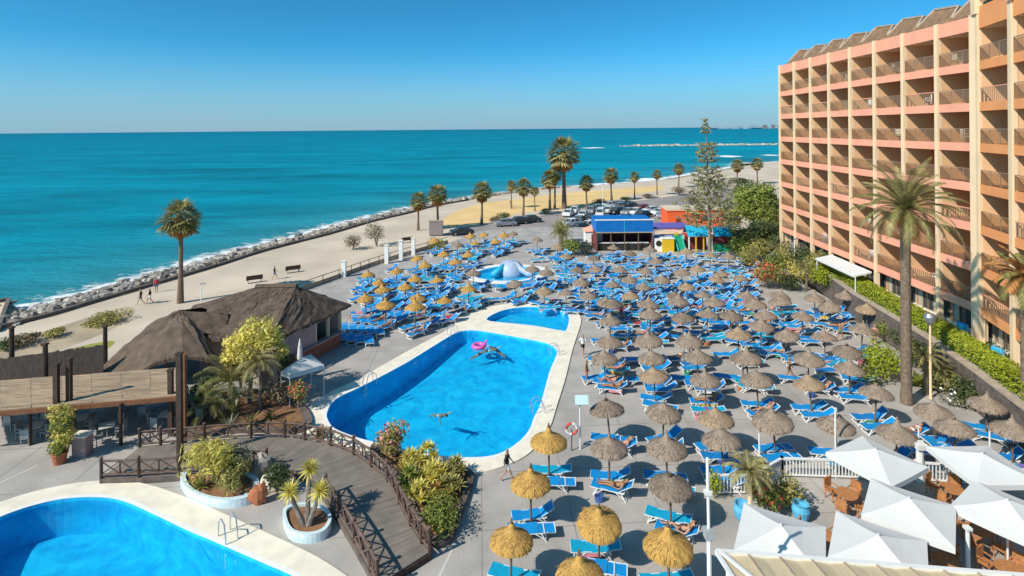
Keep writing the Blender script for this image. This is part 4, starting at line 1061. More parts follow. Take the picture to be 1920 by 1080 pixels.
rosette_plant(445, 745, 1.2, 24, 1.25, .17, 'leaf_pale', 'big pale agave with broad white green leaves in the bed', droop=.35)
rosette_plant(470, 795, .2, 26, .9, .10, 'leaf_olive', 'grey green agave in front of the slender palm')
rosette_plant(432, 800, .2, 22, .85, .09, 'leaf_pale', 'pale striped agave near the railing')
rosette_plant(535, 800, .2, 26, .8, .09, 'leaf_autumn', 'yellow orange agave at the pool tip of the bed')
rosette_plant(505, 785, .2, 24, .8, .08, 'leaf_dark', 'dark green agave between the yellow one and the palm')
bush(560, 765, .75, 900, .15, 'leaf_olive', 'bronze shrub with red flowers at the corner of the main pool', z=.2, h=1.1, flower='flower_red')
bush(600, 822, .5, 350, .12, 'leaf_olive', 'small pink flowering plant by the pool corner and railing', z=0, h=.4, flower='flower_pink')
bush(525, 760, .9, 800, .16, 'dry_scrub', 'brown dry shrub behind the yellow agave', z=.2, h=1.0)
bush(380, 760, 1.0, 1100, .18, 'leaf_dark', 'dark leafy shrub in the shade next to the pergola', z=.2, h=1.2)
def tree(px, py, h, crown, n, size, m, lab, name='garden_tree', z=0., tr='grey_trunk', loc=None, rad=.16, clumps=None, cat='tree', low=-1.0):
    """crown: list of (dx,dy,dz,r) clumps relative to base"""
    p = loc or G(px, py, z); t = thing(name, lab, cat, p); mb = MB()
    mb.tube([(0, 0, 0), (rad * .6, 0, h * .4), (0, 0, h * .75)], [rad * 1.2, rad, rad * .6], tr, 8)
    for (x, y, zz, r) in crown: mb.tube([(0, 0, h * .45), (x * .5, y * .5, (h * .45 + zz) / 2 + .2), (x * .9, y * .9, zz)], [rad * .6, rad * .35, .02], tr, 5)
    mb.build('trunk', t); mb = MB(); tot = sum(c[3] ** 2 for c in crown)
    for (x, y, zz, r) in crown: mb.leaves((x, y, zz), (r, r, r * .8), int(n * r * r / tot), size, m if not isinstance(m, (list, tuple)) else m[rr.randrange(len(m))], rr, 1.7, .35)
    mb.build('crown', t); return t
tree(468, 760, 4.2, [(.3, .3, 4.7, 1.25), (-.7, 0, 4.0, 1.0), (1.2, .4, 4.1, 1.0), (.2, -.5, 3.4, .8), (-1.3, .3, 3.1, .7), (2.0, .3, 3.4, .6)], 3400, .22, 'leaf_yellow', 'yellow green leafy tree leaning over the thatched roofs', rad=.13)
tree(450, 748, 3.0, [(-.2, 0, 2.9, .8), (.7, 0, 2.2, .8), (-.4, -.2, 1.9, .6)], 1500, .2, 'leaf_autumn', 'small orange leaved tree under the yellow green tree', rad=.09)
bush(520, 715, 1.4, 1500, .2, 'leaf_dark', 'dark shrub against the shaded front of the pool bar', h=1.6)

# ---------------------------------------------------------------- pool ladders, lamps, signs around the pools
def ladder(px, py, ang, lab, s=1.0):
    p = G(px, py, .08); t = thing('pool_ladder', lab, 'pool ladder', p, rz=ang)
    for sx in (-.25, .25):
        mb = MB(); mb.tube([(sx, .55, 0), (sx, .5, .65), (sx, .25, .88), (sx, -.1, .8), (sx, -.25, .3), (sx, -.3, -.9)], .025 * s, 'steel', 6); mb.build('handrail', t)
    for z in (-.25, -.55): mb = MB(); mb.box((0, -.3, z), (.5, .08, .03), 'steel'); mb.build('step', t)
ladder(1042, 665, 1.9, 'bent steel ladder at the far corner of the main pool'); ladder(1012, 772, 1.8, 'steel ladder on the parasol side of the main pool')
ladder(690, 722, -.8, 'steel ladder on the bar side of the main pool'); ladder(846, 628, -.8, 'steel ladder near the wading pool'); ladder(430, 1010, -2.3 + PI, 'shiny steel ladder at the recess of the round pool', 1.2)
p = G(1088, 842, 0); t = thing('pool_shower', 'slim white pole with a square pale blue head beside the pool path', 'shower', p)
mb = MB(); mb.tube([(0, 0, 0), (0, 0, 2.5)], .045, 'white_metal', 7); mb.build('pole', t)
mb = MB(); mb.box((.1, 0, 2.75), (.75, .5, .07), 'lamp_panel', mtx=Matrix.Rotation(.9, 3, 'X')); mb.build('head', t)
def lifebuoy(px, py, z, lab):
    p = G(px, py, 0); t = thing('lifebuoy', lab, 'lifebuoy', p)
    mb = MB(); mb.tube([(0, 0, 0), (0, 0, 1.2)], .035, 'wood_rail', 6); mb.build('post', t)
    for k in range(4):
        mb = MB(); mb.tube([(math.cos(a) * .3, -.05, 1.25 + math.sin(a) * .3) for a in [(k + j / 5) * PI / 2 for j in range(6)]], .07, 'flower_red' if k % 2 else 'white_plastic', 6, False); mb.build('ring_segment', t)
lifebuoy(1072, 845, 0, 'red and white lifebuoy on a post next to the golden parasol by the pool')
# ================================================================ palms of the promenade
rr = random.Random(51)
def fan_palm(h, crown_r, n, rnd, skirt=1.0, thin=.22):
    t = thing('fan_palm', 'x', 'palm tree', (0, 0, 0)); mb = MB(); lean = rnd.uniform(-.15, .15)
    mb.tube([(0, 0, 0), (lean, 0, h * .35), (lean * 1.5, 0, h * .7), (lean, 0, h)], [thin * 1.6, thin * 1.05, thin * .9, thin], 'palm_trunk', 9); mb.build('trunk', t)
    top = Vector((lean, 0, h)); cr, sk = MB(), MB()
    def fan(mb, az, el, L_, m, wd):
        hd = Vector((math.cos(az) * math.cos(el), math.sin(az) * math.cos(el), math.sin(el))); q = top + hd * L_ * .48
        s_ = Vector((-math.sin(az), math.cos(az), 0)); mb.tube([top, q], .018, m, 3, False)
        up = hd.cross(s_).normalized(); nb = 9
        for k in range(nb):
            a = (k - (nb - 1) / 2) * .30; d = (hd * math.cos(a) + s_ * math.sin(a)).normalized() - up * .12 * abs(a)
            tip = q + d * L_ * .56 - Vector((0, 0, L_ * .12 * (1 + abs(a)))); w = s_.lerp(hd, .2).normalized() * wd
            mb.add([q, q.lerp(tip, .55) + w, tip, q.lerp(tip, .55) - w], [(0, 1, 2, 3)], m)
    for i in range(n):
        el = 1.35 - 1.95 * (i / n); fan(cr, i * 2.4 + rnd.random() * .5, el, crown_r * rnd.uniform(.85, 1.12), 'palm_green' if rnd.random() < .72 else 'palm_olive', .10 * crown_r / 1.6)
    for i in range(int(n * .55 * skirt)):
        el = -.55 - .9 * (i / (n * .55)); fan(sk, i * 2.4 + rnd.random(), el, crown_r * rnd.uniform(.6, .9), 'palm_dead', .09 * crown_r / 1.6)
    sk.tube([top - Vector((0, 0, crown_r * 1.0)), top - Vector((0, 0, crown_r * .4)), top], [thin * 1.2, thin * 2.2, thin * 1.6], 'palm_dead', 8)
    cr.build('crown', t); sk.build('dead_skirt', t); note_kids(t); return t
def place_palm(proto, hp, px, by, ty, lab, first=False, z=None):
    p = G(px, by, ZB if z is None else z); htop = H(px, ty, p.y) - p.z; s = htop / hp
    if first: proto.location = p; proto.scale = (s,) * 3; proto['label'] = lab; proto.rotation_euler.z = rr.random() * 6; proto['group'] = 'fan palms along the promenade'; return proto
    return copy_tree(proto, p, rr.random() * 6, lab, s, 'fan palms along the promenade')
big = fan_palm(8.8, 2.3, 54, rr, 1.3, .22)        # total height to crown top ~ h + .8*crown
place_palm(big, 10.2, 338, 568, 384, 'lone fan palm with brown skirt on the sand beside the sea', True)
big['group'] = 'fan palms along the promenade'
pa = fan_palm(6.0, 2.15, 46, rr, 1.5, .19); pb = fan_palm(6.4, 1.85, 40, rr, 1.2, .16); used_a = [True, True]
palms = [(738 + 46, 432, 362, 0, 'fan palm standing behind the sand shrubs, seaward of the hoarding'), (822, 430, 348, 0, 'dense fan palm rising from behind the grey hoarding'), (903, 421, 342, 0, 'leaning fan palm at the near end of the golden beach'), (959, 391, 338, 1, 'thin fan palm behind the parked dark cars'),
         (981, 405, 336, 0, 'fan palm at the seaward edge of the parked cars'), (1003, 396, 350, 1, 'short thin fan palm between the car row and the tall pair'), (1040, 391, 312, 1, 'lower green fan palm of the tall pair'), (1058, 391, 260, 0, 'tallest fan palm towering over the promenade'), (1031, 393, 320, 0, 'brownish fan palm close against the tall pair'),
         (1101, 391, 330, 0, 'fan palm just past the tall pair behind the white cars'), (1147, 377, 316, 0, 'orange skirted fan palm, second past the tall pair'), (1190, 374, 322, 1, 'green fan palm, third past the tall pair'), (1232, 366, 318, 1, 'slim fan palm in front of the broad surf'),
         (1272, 352, 307, 0, 'orange headed fan palm beside the tall conifer'), (1383, 350, 300, 0, 'fan palm seen behind the conifer against the sea'), (1420, 345, 297, 0, 'fan palm with orange dead skirt near the hotel corner')]
for (px, by, ty, k, lab) in palms:
    pr = (pa, pb)[k]; place_palm(pr, (7.5, 7.75)[k], px, by, ty, lab, used_a[k]); used_a[k] = False
# bushy palm with ivy in front of the car park
small_palm(1052, 470, 2.6, 30, 2.2, 'palm_green', 'bushy palm with thick leafy trunk between the loungers and the cars', z=0, rad=.35, name='feather_palm')
bush(1052, 455, 1.3, 1000, .25, 'leaf_olive', 'creeper covered trunk base below the bushy palm', h=2.4, z=0)
bush(1075, 478, 1.7, 1500, .24, 'leaf_green', 'round dark green bush with a pale highlightless twin beside the kiosk', h=1.5)
bush(1098, 480, 1.6, 1500, .24, 'leaf_blue', 'round grey green bush nearest the kiosk wall', h=1.4)
for o in COL.objects:
    if o.get('label', '').startswith('round dark green bush with a pale'): o['label'] = 'round dark green bush in front of the bushy palm'

# ---------------------------------------------------------------- big date palm by the hotel
def date_palm(px, by, ty, lab, rad, L_, nf, z=0., m='palm_olive', tw=0):
    p = G(px, by, z); h = H(px, ty, p.y) - z; t = thing('date_palm', lab, 'palm tree', p); mb = MB(); k = 26; pts = []; rs = []
    for i in range(k + 1): pts.append((tw * math.sin(i / k * 2) - .0 * i, 0, h * i / k)); rs.append(rad * (1.12 if i < 2 else 1.0) * (1 + .05 * (i % 2)) * (1 - .12 * i / k))
    mb.tube(pts, rs, 'palm_trunk', 12); top = Vector(pts[-1])
    for i in range(90):
        a = i * 2.4; zz = h - 1.1 * rr.random(); mb.add([(math.cos(a - .2) * rad, math.sin(a - .2) * rad, zz), (math.cos(a + .2) * rad, math.sin(a + .2) * rad, zz), (math.cos(a) * rad * 2.1, math.sin(a) * rad * 2.1, zz + .45)], [(0, 1, 2)], 'palm_dead')
    mb.build('trunk', t); mb = MB()
    for i in range(nf): mb.frond(top, i * 2.4 + rr.random() * .3, 1.4 - 1.75 * (i / nf) ** 1.15, L_ * rr.uniform(.8, 1.15), m if rr.random() < .5 else 'palm_green', 34, .50, .045, .42 + .35 * (i / nf), rr)
    mb.build('crown', t); mb = MB()
    for i in range(16): mb.frond(top - Vector((0, 0, .3)), i * 2.4 + rr.random() * .3, -.35 - .5 * rr.random(), L_ * rr.uniform(.4, .62), 'palm_dead', 14, .4, .03, 1.0, rr)
    mb.build('dead_skirt', t)
    return t
date_palm(1700, 757, 392, 'tall date palm with a thick straight trunk in front of the hotel', .31, 3.5, 56)
date_palm(1925, 750, 520, 'date palm cut by the picture edge against the orange hotel wing', .26, 1.9, 34, z=TZ, m='palm_dead')
# Norfolk pine
p = G(1331, 486, 0); t = thing('conifer', 'tall thin layered conifer rising far above the play area', 'conifer', p); hh = H(1325, 224, p.y)
mb = MB(); mb.tube([(0, 0, 0), (-.1, 0, hh * .5), (-.45, 0, hh)], [.26, .17, .03], 'grey_trunk', 8); mb.build('trunk', t); mb = MB(); nw = 27
for i in range(nw):
    f = i / (nw - 1); z = hh * (.22 + .77 * f); r_ = (4.6 * (1 - f) ** 1.15 + .42) * rr.uniform(.8, 1.1); nb = 6 if f < .9 else 4; a0 = rr.random() * 6
    if rr.random() < .06: continue
    for k in range(nb):
        a = a0 + k * 2 * PI / nb + rr.uniform(-.15, .15); d = Vector((math.cos(a), math.sin(a), .22)); b0_ = Vector((-.45 * f, 0, z)); q = b0_ + d * r_ * rr.uniform(.75, 1.1)
        mb.tube([b0_, b0_.lerp(q, .5) - Vector((0, 0, .1)), q], [.035, .025, .01], 'grey_trunk', 3, False)
        for s_ in range(int(7 * r_) + 4):
            u = rr.uniform(.25, 1.0); c = b0_.lerp(q, u) + Vector((rr.gauss(0, .12), rr.gauss(0, .12), rr.gauss(.05, .08))); mb.leaves(c, .02, 1, .55, 'leaf_silver' if rr.random() < .5 else 'leaf_olive', rr, 3.2)
mb.build('needles', t)
# ---------------------------------------------------------------- trees and shrubs at the hotel foot and behind
def Pw(x, y, z=0): return Vector((x, y, z))
tree(0, 0, 7, [(0, 0, 6.2, 3.4), (-2.8, -.5, 4.6, 2.6), (2.6, .5, 5.2, 2.8), (.5, -1.8, 4.2, 2.6), (-1.2, 1.5, 7.0, 2.2), (1.5, -.5, 7.4, 2.2), (-3.6, .8, 3.0, 1.9), (3.4, -1.5, 3.2, 2.2)], 11000, .42, ['leaf_green', 'leaf_olive', 'leaf_green'], 'large round green tree between the orange building and the hotel', loc=G(1415, 440, ZB) + Vector((0, 0, 0)), rad=.32)
tree(0, 0, 4, [(0, 0, 3.2, 2.0), (1.8, .5, 2.8, 1.8), (-1.6, .3, 2.4, 1.6)], 3600, .34, 'leaf_dark', 'dark low tree hugging the hotel sea corner', loc=Pw(34.5, 78, .3), rad=.2)
for (x, y, z, r, n, s, m_, h, lab, fl) in (
    (1392, 482, 0, 1.9, 2200, .26, 'leaf_green', 1.7, 'green shrub next to the play area and the large tree', None),
    (1428, 488, 0, 2.1, 2400, .26, 'leaf_olive', 1.9, 'spreading olive shrub under the large round tree', None),
    (1470, 480, 1, 2.2, 2200, .28, 'leaf_dark', 1.8, 'dark shrub at the hotel foot beside the cream corner', None),
    (1505, 492, 1.5, 1.8, 1600, .26, 'leaf_silver', 1.5, 'silvery shrub below the lowest hotel balconies', None),
    (1440, 540, 0, 1.7, 1900, .22, 'leaf_olive', 1.9, 'olive bronze shrub standing among the far loungers', 'flower_red'),
    (1480, 545, 0, 1.3, 1300, .22, 'leaf_dark', 1.3, 'dark green shrub behind a parasol near the olive bronze one', None),
    (1497, 528, 0, 1.2, 1200, .2, 'leaf_yellow', 1.6, 'yellow green round shrub in the bed at the wall end', None),
    (1545, 538, 1.0, 1.3, 1500, .22, 'leaf_lime', 1.6, 'bright lime shrub at the far end of the clipped hedge', None),
    (1562, 548, .6, 1.2, 1200, .22, 'leaf_dark', 1.3, 'dark shrub tucked under the lime shrub', None),
    (1655, 712, 0, 1.45, 2000, .19, 'leaf_lime', 1.5, 'bright green shrub at the foot of the tall date palm', None),
    (1625, 722, 0, .8, 700, .17, 'leaf_green', .9, 'small green shrub beside the bright one, toward the loungers', None),
    (1775, 735, 0, 1.1, 1100, .2, 'leaf_olive', 1.1, 'olive shrub against the dark retaining wall', None),
    (1795, 760, 0, .9, 600, .16, 'leaf_silver', .5, 'low white flowering ground shrub in front of the wall', 'cloth_white'),
    (1865, 700, 1.6, .8, 900, .2, 'leaf_dark', 1.3, 'dark shrub breaking the hedge line near the pale lamp', None)):
    bush(x, y, r, n, s, m_, lab, z=z, h=h, clumps=5, flower=fl)
for (x, y, z, h, nf, L_, lab) in ((1512, 545, 0, 2.4, 20, 1.6, 'ragged small palm in the bed at the start of the hedge'), (1462, 500, 0, 2.2, 20, 1.8, 'small palm with grey green fronds behind a thatched parasol'), (1537, 535, .5, 1.6, 18, 1.4, 'stubby yellowing palm beside the lime shrub'), (1735, 740, 0, 2.6, 20, 1.5, 'leafy banana like palm between palm trunk and lamp post'), (1760, 735, 0, 1.5, 18, 1.3, 'low dark palm behind the lamp post')):
    small_palm(x, y, h, nf, L_, 'palm_olive', lab, z=z)
for (x, y, w_, lab) in ((1722, 725, 1.9, 'broad leaved banana plant with tall green leaves by the palm trunk'), (1800, 722, 1.5, 'broad leaved plant leaning on the dark retaining wall')):
    rosette_plant(x, y, 0, 13, w_, .42, 'leaf_green', lab, 'banana_plant', 'banana plant', up=(.5, 1.4), droop=.45)
for (x, y, z, r, n, s_, m_, h, lab) in ((1385, 470, 0, 2.3, 2600, .28, 'leaf_green', 2.2, 'big green shrub between play tower and the round tree'), (1418, 470, 0, 2.4, 2600, .28, 'leaf_dark', 2.2, 'deep green shrub directly under the round tree'), (1450, 470, .5, 2.3, 2400, .28, 'leaf_green', 2.3, 'bright shrub beside the cream hotel corner'),
    (1485, 505, .5, 1.9, 2000, .26, 'leaf_olive', 2.1, 'olive shrub below the second balcony column'), (1520, 515, 1, 1.8, 2000, .25, 'leaf_dark', 1.9, 'dark shrub between stubby palm and hotel columns'), (1455, 520, 0, 1.6, 1700, .23, 'leaf_green', 2.0, 'green shrub amid the far parasols near the bed'), (1540, 520, 1.5, 1.5, 1500, .24, 'leaf_olive', 1.7, 'olive shrub by the white canopy'),
    (1405, 500, 0, 1.5, 1500, .24, 'leaf_olive', 1.6, 'olive shrub on the play side of the bed'), (1575, 545, 1.2, 1.0, 900, .2, 'leaf_green', 1.2, 'small shrub where the hedge begins'), (1715, 690, 0, 1.0, 1000, .2, 'leaf_dark', 1.5, 'dark shrub in the corner behind the palm trunk'), (1740, 705, 0, .9, 900, .2, 'leaf_olive', 1.3, 'olive shrub against the wall past the trunk'),
    (1690, 655, 0, .8, 800, .2, 'leaf_dark', 1.2, 'dark shrub at the wall foot before the trunk'), (1665, 640, 0, .8, 700, .2, 'leaf_green', 1.1, 'green shrub at the wall foot among loungers'), (1815, 765, 0, .9, 900, .2, 'leaf_dark', 1.2, 'dark shrub at the wall foot past the banana plant'), (1870, 775, 0, .8, 800, .2, 'leaf_olive', 1.1, 'olive shrub at the wall foot near the lowest parasols')):
    bush(x, y, r, n, s_, m_, lab, z=z, h=h, clumps=5)
# sand shrubs and scrub on the beach side
for (x, y, r, h, m_, lab) in ((207, 605, 1.5, .7, 'leaf_olive', 'flat olive shrub on the sand, the larger of two by the palm'), (178, 612, 1.0, .45, 'leaf_olive', 'small flat olive shrub just seaward of the larger one'), (103, 632, 1.1, .5, 'leaf_olive', 'low shrub on the sand above the lawn strip'), (50, 645, 1.3, .6, 'dry_scrub', 'brownish shrub near the thick fence corner post'),
                              (16, 655, 1.2, .6, 'leaf_dark', 'dark low scrub at the picture edge behind the reed fence'), (662, 468, 1.5, 1.6, 'dry_scrub', 'bent dry tree like scrub standing alone on the beach'), (706, 462, 1.9, 2.4, 'dry_scrub', 'tall dry scrub beside the bent one on the beach'), (818, 478, 1.5, 1.8, 'leaf_olive', 'bronze green shrub at the deck fence below the hoarding'),
                              (945, 412, 1.7, 1.0, 'leaf_olive', 'low shrub between golden beach and parked cars'), (930, 418, 1.3, .8, 'dry_scrub', 'dry shrub just seaward of the parked cars'), (1025, 402, 1.2, .9, 'leaf_dark', 'small dark shrub at the foot of the tall palms'), (1125, 384, 1.8, 1.0, 'dry_scrub', 'brown shrub between white cars and the golden sand'),
                              (1175, 378, 1.7, .8, 'leaf_olive', 'olive scrub behind the far parked cars'), (1215, 372, 1.6, .8, 'dry_scrub', 'dry scrub at the end of the golden sand'), (1275, 366, 2.4, 1.6, 'dry_scrub', 'wide dry scrub under the orange headed palm'), (1300, 380, 2.6, 1.0, 'dry_scrub', 'dry low scrub in front of the conifer'), (1345, 355, 5.0, 1.6, 'leaf_dark', 'dark wide hedge like scrub behind the conifer'), (1395, 350, 5.0, 1.8, 'leaf_dark', 'dark scrub mass behind the large round tree')):
    bush(x, y, r, int(500 + 260 * r), .13 + .05 * r, m_, lab, z=ZB, h=h, clumps=5)
# ================================================================ thatched parasols
rr = random.Random(61)
def parasol_proto(m, Rr_, seed, tall=1.0):
    rnd = random.Random(seed); t = thing('straw_parasol', 'x', 'parasol', (0, 0, 0))
    mb = MB(); mb.tube([(0, 0, 0), (0, 0, 2.35)], .05, 'wood_pole', 7); mb.build('pole', t)
    mb = MB(); N_ = 34
    prof = [(Rr_ * 1.0, 1.95), (Rr_ * .98, 2.04), (Rr_ * .86, 2.15), (Rr_ * .64, 2.27), (Rr_ * .40, 2.38), (Rr_ * .20, 2.52), (Rr_ * .09, 2.80 * tall)]
    mb.lathe(prof, m, N_, jit=.07, rnd=rnd)
    mb.lathe([(Rr_ * .96, 1.98), (Rr_ * .5, 2.12), (.06, 2.3)], m, 18, rnd=rnd)
    for i in range(70):      # loose straw hanging at the rim and over the surface
        a = i / 70 * 6.283 + rnd.uniform(-.03, .03); r0 = Rr_ * rnd.uniform(.9, .99); w_ = .045
        mb.add([(math.cos(a - w_) * r0, math.sin(a - w_) * r0, 2.08), (math.cos(a + w_) * r0, math.sin(a + w_) * r0, 2.08), (math.cos(a) * Rr_ * rnd.uniform(1.0, 1.07), math.sin(a) * Rr_ * 1.03, rnd.uniform(1.80, 1.95))], [(0, 1, 2)], m)
    for i in range(150):
        a = rnd.random() * 6.283; f = rnd.uniform(.15, .9); r0 = Rr_ * f; z0 = 2.47 - .40 * f ** 1.5 + .03; r1 = r0 + .22; z1 = 2.47 - .40 * (r1 / Rr_) ** 1.5 + .03; w_ = .03
        mb.add([(math.cos(a) * r0 - math.sin(a) * w_, math.sin(a) * r0 + math.cos(a) * w_, z0), (math.cos(a) * r0 + math.sin(a) * w_, math.sin(a) * r0 - math.cos(a) * w_, z0), (math.cos(a) * r1, math.sin(a) * r1, z1)], [(0, 1, 2)], m)
    mb.build('canopy', t)
    mb = MB(); mb.lathe([(Rr_ * .10, 2.62), (.065, 2.82 * tall), (.04, 2.98 * tall), (0, 3.04 * tall)], 'thatch_grey' if m == 'thatch_grey' else 'wood_pole', 7, jit=.3, rnd=rnd); mb.build('tip', t)
    t.location = (0, 0, 0); note_kids(t); return t
PG = [parasol_proto('thatch_gold', .93, 5), parasol_proto('thatch_gold', .90, 6, .98)]
PB = [parasol_proto('thatch_grey', .97, 7, .96), parasol_proto('thatch_grey', .93, 8, .93), parasol_proto('thatch_grey', 1.0, 9, .99), parasol_proto('thatch_old', .95, 10, .9), parasol_proto('thatch_pale', .96, 12, .95), parasol_proto('thatch_grey', .94, 13, .88)]
used = set()
def put_parasol(kind, idx, p, lab, grp):
    pr = (PG if kind == 'g' else PB)[idx % len(PG if kind == 'g' else PB)]
    if pr.name not in used: used.add(pr.name); pr.location = p; pr['label'] = lab; pr['group'] = grp; pr.rotation_euler.z = rr.random() * 6; return pr
    c = copy_tree(pr, p, rr.random() * 6, lab, rr.uniform(.93, 1.05) * (.88 if p.y > 52 else 1), grp); c.rotation_euler.x = rr.gauss(0, .06); c.rotation_euler.y = rr.gauss(0, .06); return c
near_g = [((1029, 830), 'golden straw parasol overhanging the corner of the main pool coping'), ((995, 908), 'golden straw parasol second from the main pool corner'), ((1122, 968), 'golden straw parasol standing clear in the open deck between grey ones'), ((957, 1014), 'golden straw parasol closest to the end of the wooden walkway'), ((1254, 1026), 'golden straw parasol beside the tall white pole'), ((1090, 1082), 'golden straw parasol cut off by the bottom of the picture')]
Rpx = [(1145, 603), (1147, 574), (1142, 643), (1135, 673), (1220, 641), (1225, 676), (1230, 706), (1293, 640), (1308, 675), (1323, 713), (1218, 595), (1280, 598), (1213, 575), (1367, 595), (1385, 632), (1393, 672), (1145, 775), (1242, 777), (1342, 788), (1142, 843), (1250, 843), (1358, 833), (1257, 915),
       (1402, 672), (1422, 717), (1455, 792), (1523, 722), (1515, 674), (1590, 660), (1592, 692), (1640, 740), (1480, 630), (1548, 633), (1567, 800), (1753, 770), (1848, 757), (1793, 806), (1680, 812), (1898, 810),
       (1395, 550), (1457, 552), (1527, 556), (1583, 553), (1417, 574), (1467, 570), (1560, 576), (1625, 580), (1438, 594), (1503, 594), (1613, 624),
       (1148, 462), (1113, 484), (1217, 467), (1367, 480), (1180, 474), (1230, 489), (1308, 503), (1337, 522), (1207, 535), (1290, 535), (1318, 550), (1183, 552), (1263, 550), (1268, 567), (1340, 568), (1355, 510), (1240, 521), (1163, 503), (1280, 510), (1120, 503), (1288, 470), (1388, 520), (1088, 527), (1105, 553), (1137, 562), (1180, 522), (1150, 530), (1325, 590), (1062, 545), (1210, 505), (1425, 612), (1020, 540), (1330, 478)]
Lpx = [(690, 512), (743, 505), (707, 527), (718, 543), (778, 520), (823, 522), (687, 558), (722, 571), (782, 553), (778, 580), (878, 540), (833, 560), (853, 490), (832, 474), (878, 474), (797, 495), (785, 482), (815, 450), (887, 510), (857, 458), (890, 455), (945, 441), (962, 436), (910, 438), (1007, 449), (883, 440), (968, 530), (1023, 510), (1060, 480), (997, 503), (760, 535), (930, 452), (1083, 503), (1045, 462)]
lounge = []         # (x, y, heading, model, label, group)
def rows_of(lst, gap):
    s = sorted(lst, key=lambda q: -q[1]); out = []; cur = [s[0]]
    for q in s[1:]:
        if cur[0][1] - q[1] > gap(cur[0][1]): out.append(cur); cur = [q]
        else: cur.append(q)
    out.append(cur); return [sorted(r_) for r_ in out]
SL = ['front', 'rear', 'middle', 'spare']
def set_loungers(p, n, lab, grp, base, spread=.78, far=False):
    for k in range(n):
        off = (k - (n - 1) / 2) * .80 if n > 2 else (-.42, .42)[k]
        if n == 2: off *= rr.uniform(.95, 1.35)
        h = base + rr.gauss(0, .12 if not far else .2)
        x = p.x - math.sin(h) * off * -1 * 0 + rr.gauss(.08, .12) + (0.25 if n > 2 else 0); y = p.y + off
        if n > 2 and k >= 2: x += 1.95 * (1 if k % 2 else -1) * .5
        lounge.append((x, y, h, rr.choice([0, 0, 0, 1, 2, 3]), 'blue lounger, %s, under %s' % (['first counted from the front', 'second counted from the front', 'third counted from the front', 'fourth counted from the front'][k], lab), grp))
for i, (q, lab) in enumerate(near_g):
    p = G(q[0], q[1], 2.0); p = Vector((p.x, p.y, 0)); put_parasol('g', i, p, lab, 'golden parasols by the pool corner')
    s_ = ['the pool corner golden parasol', 'the second golden parasol', 'the open deck golden parasol', 'the walkway golden parasol', 'the white pole golden parasol', 'the lowest golden parasol'][i]
    set_loungers(p, 2, s_, 'blue loungers in the parasol field', rr.uniform(-.12, .05))
for ri, row in enumerate(rows_of(Rpx, lambda y: 9 + max(0, (y - 560)) * .06)):
    for ci, (x, y) in enumerate(row):
        p = G(x, y, 1.98); p = Vector((p.x, p.y, 0))
        lab = 'grey brown thatched parasol, %s from the pool, %s row from the front' % (ORD[ci + 1], ORD[ri + 1])
        put_parasol('b', rr.choice([0, 1, 2, 3, 4, 5, 0, 2]), p, lab, 'thatched parasols in the main lounger field')
        n = rr.choice([2, 2, 3]) if y > 690 else (3 if y > 625 else 4)
        if x > 1600 and y < 640: n = 2
        set_loungers(p, n, 'parasol %s from pool, row %s' % (ORD[ci + 1], ORD[ri + 1]), 'blue loungers in the parasol field', rr.uniform(-.4, .25), far=y < 640)
for ri, row in enumerate(rows_of(Lpx, lambda y: 9)):
    for ci, (x, y) in enumerate(row):
        p = G(x, y, 1.98); p = Vector((p.x, p.y, 0)); gold = not (x > 955 or (x, y) in ((887, 510), (857, 458)))
        lab = '%s straw parasol behind the bar, %s from the sea, %s row' % ('yellow' if gold else 'brown', ORD[ci + 1], ORD[ri + 1])
        put_parasol('g' if gold else 'b', ri + ci, p, lab, 'straw parasols of the sea side field')
        set_loungers(p, 4, 'sea side parasol %s from sea, row %s' % (ORD[ci + 1], ORD[ri + 1]), 'blue loungers of the sea side field', rr.uniform(.1, .9), far=True)
# extra rows without a parasol: shade of the bar, ring round the toddler pool, fringe of the play area
for i in range(20): lounge.append((-15.6 + (i % 5) * .85 + (i // 5) * .4, 48.2 + (i // 5) * 2.1 - (i % 5) * .25, 1.9, 3, 'dark blue lounger stored in the shade of the pool bar wall', 'loungers stored by the bar'))
for i in range(11): a = 2.2 + i * .40; lounge.append((kc.x + 8.0 * math.cos(a), kc.y + 7.2 * math.sin(a), a, 1, 'blue lounger in the ring around the toddler pool', 'loungers around the toddler pool'))
for i in range(190):
    x, y = rr.uniform(985, 1420), rr.uniform(478, 590)
    if x < 1110 and y > 555 - (x - 985) * .0: continue
    p = G(x, y, 0)
    if (Vector((p.x, p.y, 0)) - Vector((kc.x, kc.y, 0))).length < 6.5: continue
    lounge.append((p.x, p.y, rr.uniform(-.5, .6), rr.choice([0, 1, 2, 3]), 'blue lounger packed between the far thatched parasols', 'loungers between the far parasols'))
for i in range(120):
    x, y = rr.uniform(670, 960), rr.uniform(452, 585)
    if y > 600 - (x - 690) * .12 or y < 520 - (x - 690) * .28: continue
    p = G(x, y, 0)
    if (Vector((p.x, p.y, 0)) - Vector((kc.x, kc.y, 0))).length < 6.5: continue
    lounge.append((p.x, p.y, rr.uniform(.1, 1.2), rr.choice([0, 1, 2, 3]), 'blue lounger packed between the yellow straw parasols', 'loungers between the yellow parasols'))
